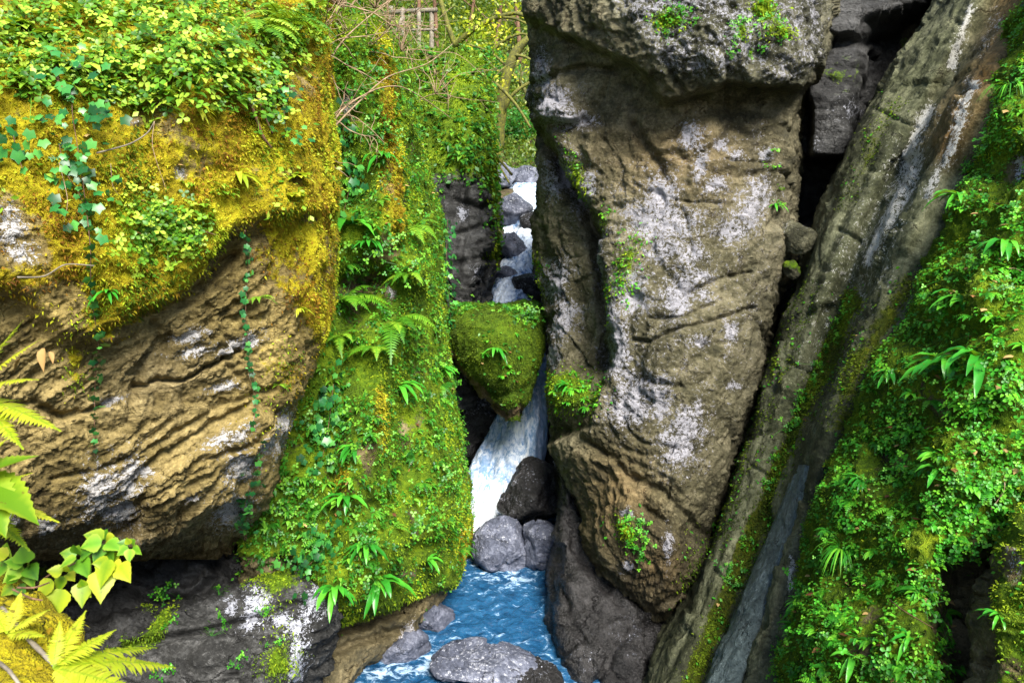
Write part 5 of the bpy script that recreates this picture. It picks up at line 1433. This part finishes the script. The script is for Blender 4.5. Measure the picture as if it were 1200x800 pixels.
LV = []
for cx, cy, k, rr, mt in [(122, 635, 7, 14, 'bank'), (153, 640, 6, 9, 'bank'), (92, 652, 8, 14, 'bank'), (130, 660, 4, 12, 'yellow'), (75, 672, 4, 12, 'yellow'), (97, 690, 3, 8, 'yellow'), (30, 662, 6, 16, 'bank'), (10, 655, 4, 14, 'bank'), (18, 685, 3, 10, 'bank')]:
    for j in range(k):
        a = 360 / k * j + rng.uniform(-20, 20) + 20
        LV.append((cx + 3 * math.cos(R(a)), cy + 3 * math.sin(R(a)), 1.42 + rng.normal() * .02, rr * 1.5 / 900 * 1.42 * rng.uniform(.8, 1.2), a, mt if rng.random() > .15 else 'yellow'))
for px, py, a, L in [(120, 668, 80, 34), (140, 662, 35, 26), (72, 690, 95, 32), (97, 682, 80, 26), (62, 680, 130, 26), (128, 655, 100, 30)]:
    LV.append((px, py, 1.40, L / 900 * 1.4, a, 'yellow'))
sprig_thing([(-30, 690, 1.45), (30, 690, 1.44), (60, 672, 1.43), (100, 655, 1.42), (150, 640, 1.42)], .0022, LV, 'bank', 'leafy branch of green and yellow heart leaves over the dark hollow')
for pts, r, mt, lb in [
        ([(2, 712, 1.25), (30, 745, 1.2), (60, 775, 1.16), (85, 805, 1.12)], .0042, 'wood', 'bleached stick sloping down across the near mossy bank'),
        ([(15, 690, 1.35), (35, 700, 1.3), (50, 703, 1.3)], .002, 'brown', 'short reddish stalk beneath the leafy branch'),
        ([(20, 688, 1.34), (40, 688, 1.34), (58, 682, 1.36)], .002, 'brown', 'thin reddish stalk running along under the leafy branch'),
        ([(-10, 770, 1.15), (10, 785, 1.12), (25, 805, 1.1)], .0035, 'wood', 'short bleached stick at the near edge of the mossy bank')]:
    twig('twig', pts, r, r * .7, mt, lb)
# withered leaves on the near fern
for px, py, d, tx, ty, L, lb in [(52, 408, 1.5, 50, 470, .045, 'long curled brown leaf hanging beside the near fern'), (58, 412, 1.5, 64, 432, .024, 'small pale withered leaf beside the long curled brown one'), (24, 420, 1.45, 10, 450, .03, 'bleached withered leaf hanging on the near fern')]:
    p = P(px, py, d); v = P(tx, ty, d) - p
    a, b, c = ovate(v, L, .1, .22, 7, .7, fold=.8); o = put('withered_leaf', a, [b], ML['dry'], {'tint': np.full(len(a), rng.uniform(.5, .95))}, base=np.zeros(3)); o.location = p; tag(o, lb, 'leaf')

# ------------------------------------------------------------------ far bank and hillside
def ghit(px, py, dmax=60):
    d = np.linspace(9.8, dmax, 1200); q = P(np.full(1200, px), np.full(1200, py), d)
    k = np.where(q[:, 2] < ground(q[:, 0], q[:, 1]))[0]
    return q[k[0]] if len(k) else q[-1]


def leaf_cloud(c, r, n, s, lo=0., hi=1.):
    """loose leaf blades through a lumpy volume"""
    D = norm(rng.normal(size=(n, 3))); rad = rng.random((n, 1)) ** .45
    lump = 1 + .45 * perlin(D * 2.2 + rng.uniform(0, 50))[:, None]
    p = np.array(c) + D * rad * lump * np.array(r)
    nn = norm(rng.normal(size=(n, 3)) + np.array([0, -.3, .6])); u = norm(np.cross(nn, rng.normal(size=(n, 3)))); v = np.cross(nn, u)
    l = (s * rng.uniform(.5, 1.4, n))[:, None]
    V = np.stack([p - v * l, p - u * l * .5, p + v * l, p + u * l * .5], 1).reshape(-1, 3)
    b = np.arange(n)[:, None] * 4; F = np.concatenate([b + [0, 1, 2], b + [0, 2, 3]])
    t = np.clip(lo + (hi - lo) * (.5 + .5 * perlin(p * 2.5) + .22 * rng.normal(size=n)), 0, 1)
    return V, F, np.repeat(t, 4)


# undergrowth over the visible hillside and banks: one mass
parts = []
for _ in range(330):
    q = ghit(rng.uniform(455, 660), rng.uniform(-30, 205), 60)
    dd = q[1]; r = dd * rng.uniform(.012, .032)
    if abs(q[0] - .02 * (q[1] - 9)) < .7 and q[1] < 15.6: continue
    parts.append(leaf_cloud(q + np.array([0, 0, r * .3]), (r * 1.3, r, r * .8), 170, .0035 * dd ** .85 + .006, rng.uniform(0, .3), rng.uniform(.5, 1.0)))
for _ in range(120):                                            # fringe wider than the frame
    X = rng.uniform(-9, 9); Y = rng.uniform(12, 34); q = np.array([X, Y, ground(np.array(X), np.array(Y))])
    if abs(X) < 1.2: continue
    r = rng.uniform(.3, .8); parts.append(leaf_cloud(q + [0, 0, r * .3], (r * 1.3, r, r * .8), 120, .06, .1, .8))
v, f, t = cat(parts)
tag(put('undergrowth', v, [f], ML['far'], {'tint': t}, base=np.array([0, 16, 6.0])), 'tangled undergrowth on the far hillside', 'undergrowth', kind='stuff')

for px, py, rr, lb in [(572, 105, .62, 'bushy vivid green shrub on the far bank beside the arched mossy trunk'), (606, 165, .5, 'low bright green shrub on the far bank right above the cascade'), (552, 92, .5, 'dark green shrub below the slanting mossy stem'), (545, 150, .4, 'leafy green shrub on the bank above the dark buttress')]:
    q = ghit(px, py); s = q[1] / 16
    e = empty('shrub', q, lb, 'shrub')
    v, f, t = leaf_cloud((0, 0, rr * .5 * s), (rr * s, rr * s * .8, rr * s * .75), 2600, .035 * s, .0, 1.0); put('foliage', v, [f], ML['farg'], {'tint': t}, parent=e)
    st = [tube(smooth_path([(0, 0, -.2), (rng.normal() * .1, rng.normal() * .1, .25 * s), (rng.normal() * .4 * s, rng.normal() * .3, .8 * rr * s)], 8), .018, .006, 5) for _ in range(6)]
    v, f, t = cat(st); put('stem', v, [f], MB['brown'], parent=e)


def tree(name, path, r0, r1, limbs, crowns, label, mat='mossbark', leaf='far', ls=.05):
    """path and limbs are (px, py, d); crowns (px, py, d, radius, count)"""
    w = np.array([P(*q) for q in path]); b = w[0]
    e = empty(name, b, label, 'tree')
    v, f, _ = tube(smooth_path(w - b, 40), r0, r1, 8, .04); tr = put('trunk', v, [f], MB[mat], parent=e)
    for lp, a, c in limbs:
        lw = np.array([P(*q) for q in lp]) - b
        v, f, _ = tube(smooth_path(lw, 24), a, c, 6, .1); put('branch', v, [f], MB[mat], parent=e)
    if crowns:
        v, f, t = cat([leaf_cloud(P(px, py, d) - b, (r, r * .8, r * .7), n, ls, .2, 1.0) for px, py, d, r, n in crowns])
        put('crown', v, [f], ML[leaf], {'tint': t}, parent=e)


tree('bent_tree', [(579, 222, 16.8), (583, 165, 16.5), (588, 120, 16.2), (594, 88, 16), (604, 62, 15.9), (620, 45, 15.8), (640, 34, 15.7)], .17, .06,
     [([(588, 120, 16.2), (597, 70, 15.9), (612, 66, 15.8), (632, 76, 15.6)], .05, .02), ([(586, 140, 16.3), (600, 112, 16), (622, 96, 15.9), (640, 88, 15.8)], .05, .02)], [], 'thick mossy trunk bending over in an arch above the cascade')
tree('leaning_tree', [(541, 74, 18), (530, 45, 17.9), (520, 15, 17.8), (508, -30, 17.7), (495, -80, 17.6)], .07, .05,
     [([(533, 54, 17.9), (548, 40, 17.7), (566, 28, 17.5), (585, 20, 17.3), (606, 16, 17.1), (634, 27, 17)], .075, .035), ([(585, 20, 17.3), (606, 23, 17.1), (632, 36, 17)], .04, .02)],
     [(552, 30, 17.6, .5, 110), (580, 35, 17.4, .6, 130), (565, 55, 17.4, .5, 90), (600, 8, 17.4, .6, 110)], 'slanting mossy tree with a long arching branch and sparse yellow leaves', leaf='yellow', ls=.055)
for k, (bx, by, tx, lean, r, lb) in enumerate([
        (512, 60, 505, -6, .06, 'thin straight tree behind the wooden railing'), (575, 72, 590, 6, .05, 'thin grey tree behind the arched trunk'), (610, 70, 600, -4, .06, 'thin tree between the arched trunk and the lichen rock'),
        (545, 48, 560, 8, .05, 'slim sapling on the hillside above the slanting tree'), (487, 40, 492, 4, .06, 'slim tree at the near end of the wooden railing')]):
    q = ghit(bx, by, 55); _, _, d = pix(q[None]); d = float(d[0])
    tree('slender_tree', [(bx, by + 4, d), ((bx + tx) / 2 + 2, by - 40, d), (tx, by - 110, d), (tx + lean, by - 190, d)], r * d / 18, .02 * d / 18,
         [([(bx + (tx - bx) * .4, by - 50, d), (bx + 18, by - 80, d - .4), (bx + 34, by - 96, d - .8)], .02, .008), ([((bx + tx) / 2, by - 40, d), (bx - 16, by - 62, d + .3), (bx - 30, by - 92, d + .3)], .02, .008)],
         [(tx, by - 120, d, 1.2 * d / 18, 260), (tx + 20, by - 80, d, .9 * d / 18, 160), (tx - 22, by - 70, d + .5, .8 * d / 18, 120)], lb, 'brown', 'far', .06)

for lb, pth, lim in [
        ('mossy sapling arching across the gap beside the lichen rock', [(560, 120, 17), (568, 80, 16.8), (585, 52, 16.6), (612, 40, 16.4), (640, 52, 16.2)], [(570, 75, 16.8), (590, 84, 16.6), (612, 74, 16.4)]),
        ('thin mossy stem crossing behind the arched trunk', [(628, 150, 17), (618, 112, 17), (600, 85, 17.1), (575, 62, 17.2), (548, 52, 17.3)], [(610, 98, 17), (612, 70, 16.9), (622, 50, 16.9)]),
        ('slack mossy stem drooping over the top of the cascade', [(530, 105, 15), (552, 92, 14.8), (580, 98, 14.6), (604, 122, 14.5), (622, 150, 14.4)], [(575, 96, 14.6), (590, 80, 14.6), (606, 72, 14.6)])]:
    tree('mossy_sapling', pth, .05, .02, [(lim, .022, .008)], [(pth[2][0], pth[2][1] - 6, pth[2][2], .45, 90)], lb, leaf='yellow', ls=.04)

# wooden railing on the path
fe = empty('wooden_fence', P(505, 62, 14.0), 'weathered wooden railing of posts and slanting braces on the far path', 'fence')
fb = P(505, 62, 14.0)
def bar(name, a, b, r):
    v, f, _ = tube(np.linspace(P(*a) - fb, P(*b) - fb, 6), r, r, 6, .05); put(name, v, [f], MB['wood'], parent=fe)
for x_ in (472, 491, 506, 1):
    if x_ == 1: bar('post', (472 - 14, 68, 14.2), (472 - 14, 8, 14.2), .045)
    else: bar('post', (x_, 66 if x_ < 500 else 66, 14.0 - (x_ - 472) * .004), (x_, 10, 14.0 - (x_ - 472) * .004), .045)
bar('rail', (452, 15, 14.2), (512, 12, 13.8), .045)
bar('rail', (452, 36, 14.15), (512, 35, 13.8), .022)
bar('brace', (459, 52, 14.0), (471, 22, 13.95), .035)

# bare shrubs of thin twigs above the wall
def bare_shrub(px, py, d, n, L, label, sx=0., leaves=10):
    p = P(px, py, d); e = empty('bare_shrub', p, label, 'shrub')
    tubes, lv = [], []
    for _ in range(n):
        dr = norm(np.array([rng.normal() * .7 + sx, rng.normal() * .5 - .2, .55 + rng.normal() * .45]))
        l = L * rng.uniform(.5, 1.2); pts = [np.zeros(3)]; q = dr
        for s in range(7):
            q = norm(q + .22 * rng.normal(size=3) - UZ * .05); pts.append(pts[-1] + q * l / 7)
        pts = np.array(pts); tubes.append(tube(smooth_path(pts, 21), .0055, .0016, 5))
        for s in (2, 3, 4, 5, 6):
            if rng.random() < .75:
                q2 = norm(q + .8 * rng.normal(size=3)); sub = [pts[s]]
                for _k in range(4): q2 = norm(q2 + .25 * rng.normal(size=3)); sub.append(sub[-1] + q2 * l * .085)
                tubes.append(tube(np.array(sub), .0026, .001, 4))
                if rng.random() < leaves / 20: lv.append(ovate(rdir(0, 1, 0), .045, .4, .3, 4, rng.uniform(.2, .9), sub[-1]))
    v, f, _ = cat(tubes); put('branch', v, [f], MB['twig'], parent=e)
    if lv: v, f, t = cat(lv); put('foliage', v, [f], ML['bank'], {'tint': t}, parent=e)


for px, py, d, n, L, lb, sx in [
        (372, 60, 5.6, 12, .8, 'bare twiggy shrub at the rim of the cliff top', .3), (405, 20, 6.6, 14, .9, 'dense bare twiggy shrub above the moss wall', .1),
        (440, 10, 7.0, 12, .9, 'bare twiggy shrub below the near end of the railing', .2), (470, 60, 7.2, 9, .8, 'thin bare shrub leaning out above the narrow gap', .4),
        (395, 5, 5.9, 14, .8, 'tangled bare shrub hanging over the top of the moss wall nearest the cliff top', .2), (455, 30, 7.4, 12, .8, 'low bare twiggy shrub in front of the wooden railing', .1),
        (425, 60, 6.4, 9, .6, 'small bare shrub on the shoulder of the upper moss column', .3), (385, 140, 5.6, 7, .6, 'sparse bare twigs growing from the shaded cliff edge', .4), (510, 110, 9.8, 12, .9, 'bare twiggy shrub on the bank above the dark buttress', .3)]:
    bare_shrub(px, py, d, n, L, lb, sx)
for pts, lb in [([(376, 165, 5.3), (420, 120, 5.6), (455, 90, 5.9), (500, 75, 6.3), (530, 52, 6.6)], 'long thin branch crossing the top of the narrow gap'), ([(370, 180, 5.3), (400, 130, 5.5), (440, 105, 5.7), (470, 102, 6.0), (500, 118, 6.3), (530, 140, 6.6)], 'long drooping branch hanging over the upper moss wall'),
                ([(372, 95, 5.4), (400, 50, 5.8), (432, 20, 6.0), (470, -10, 6.4)], 'thin bare branch rising past the wooden railing')]:
    twig('branch', pts, .007, .003, 'twig', lb, 'branch')
for pts, r, lb in [([(540, 138, 11), (558, 152, 10.9), (578, 178, 10.8), (600, 205, 10.7)], .03, 'fallen pole slanting down to the top of the cascade'), ([(575, 180, 12), (586, 196, 11.9), (597, 215, 11.8)], .02, 'short dead stick above the upper cascade')]:
    twig('fallen_branch', pts, r, r * .7, 'mossbark', lb, 'branch')

# ------------------------------------------------------------------ camera, light
cd = bpy.data.cameras.new('camera'); cam = bpy.data.objects.new('camera', cd); COL.objects.link(cam)
cd.sensor_width = 36; cd.lens = FPX / 1200 * 36; cd.clip_end = 400; cd.clip_start = .05; cd.dof.use_dof = True; cd.dof.focus_distance = 5.5; cd.dof.aperture_fstop = 11
cam.location = CAM; cam.rotation_euler = (R(90) - PITCH, 0, 0); SC.camera = cam
W = bpy.data.worlds.new('World'); SC.world = W; W.use_nodes = True
nt = W.node_tree; bg = nt.nodes['Background']
SUN_EL, SUN_AZ = 50, 158          # azimuth clockwise from +Y
sky = nt.nodes.new('ShaderNodeTexSky'); sky.sky_type = 'NISHITA'; sky.sun_disc = False
sky.sun_elevation = R(SUN_EL); sky.sun_rotation = R(SUN_AZ)
nt.links.new(sky.outputs[0], bg.inputs[0]); bg.inputs[1].default_value = .085
sd = bpy.data.lights.new('sun', 'SUN'); sd.energy = 4.2; sd.angle = R(28.0); sd.color = (1, .95, .86)
so = bpy.data.objects.new('sun', sd); COL.objects.link(so); so.location = (6, 4, 14)
to = Vector((math.sin(R(SUN_AZ)) * math.cos(R(SUN_EL)), math.cos(R(SUN_AZ)) * math.cos(R(SUN_EL)), math.sin(R(SUN_EL))))
so.rotation_euler = to.to_track_quat('Z', 'Y').to_euler()
vs = SC.view_settings; vs.view_transform = 'Standard'; vs.look = 'None'; vs.exposure = 1.62; vs.gamma = 1; vs.use_curve_mapping = False
SC.render.engine = 'CYCLES'
SC.cycles.use_denoising = True
SC.cycles.max_bounces = 6; SC.cycles.diffuse_bounces = 4; SC.cycles.glossy_bounces = 2; SC.cycles.transmission_bounces = 3
SC.cycles.caustics_reflective = False; SC.cycles.caustics_refractive = False
print('script', round(time.time() - T0, 1), 's')
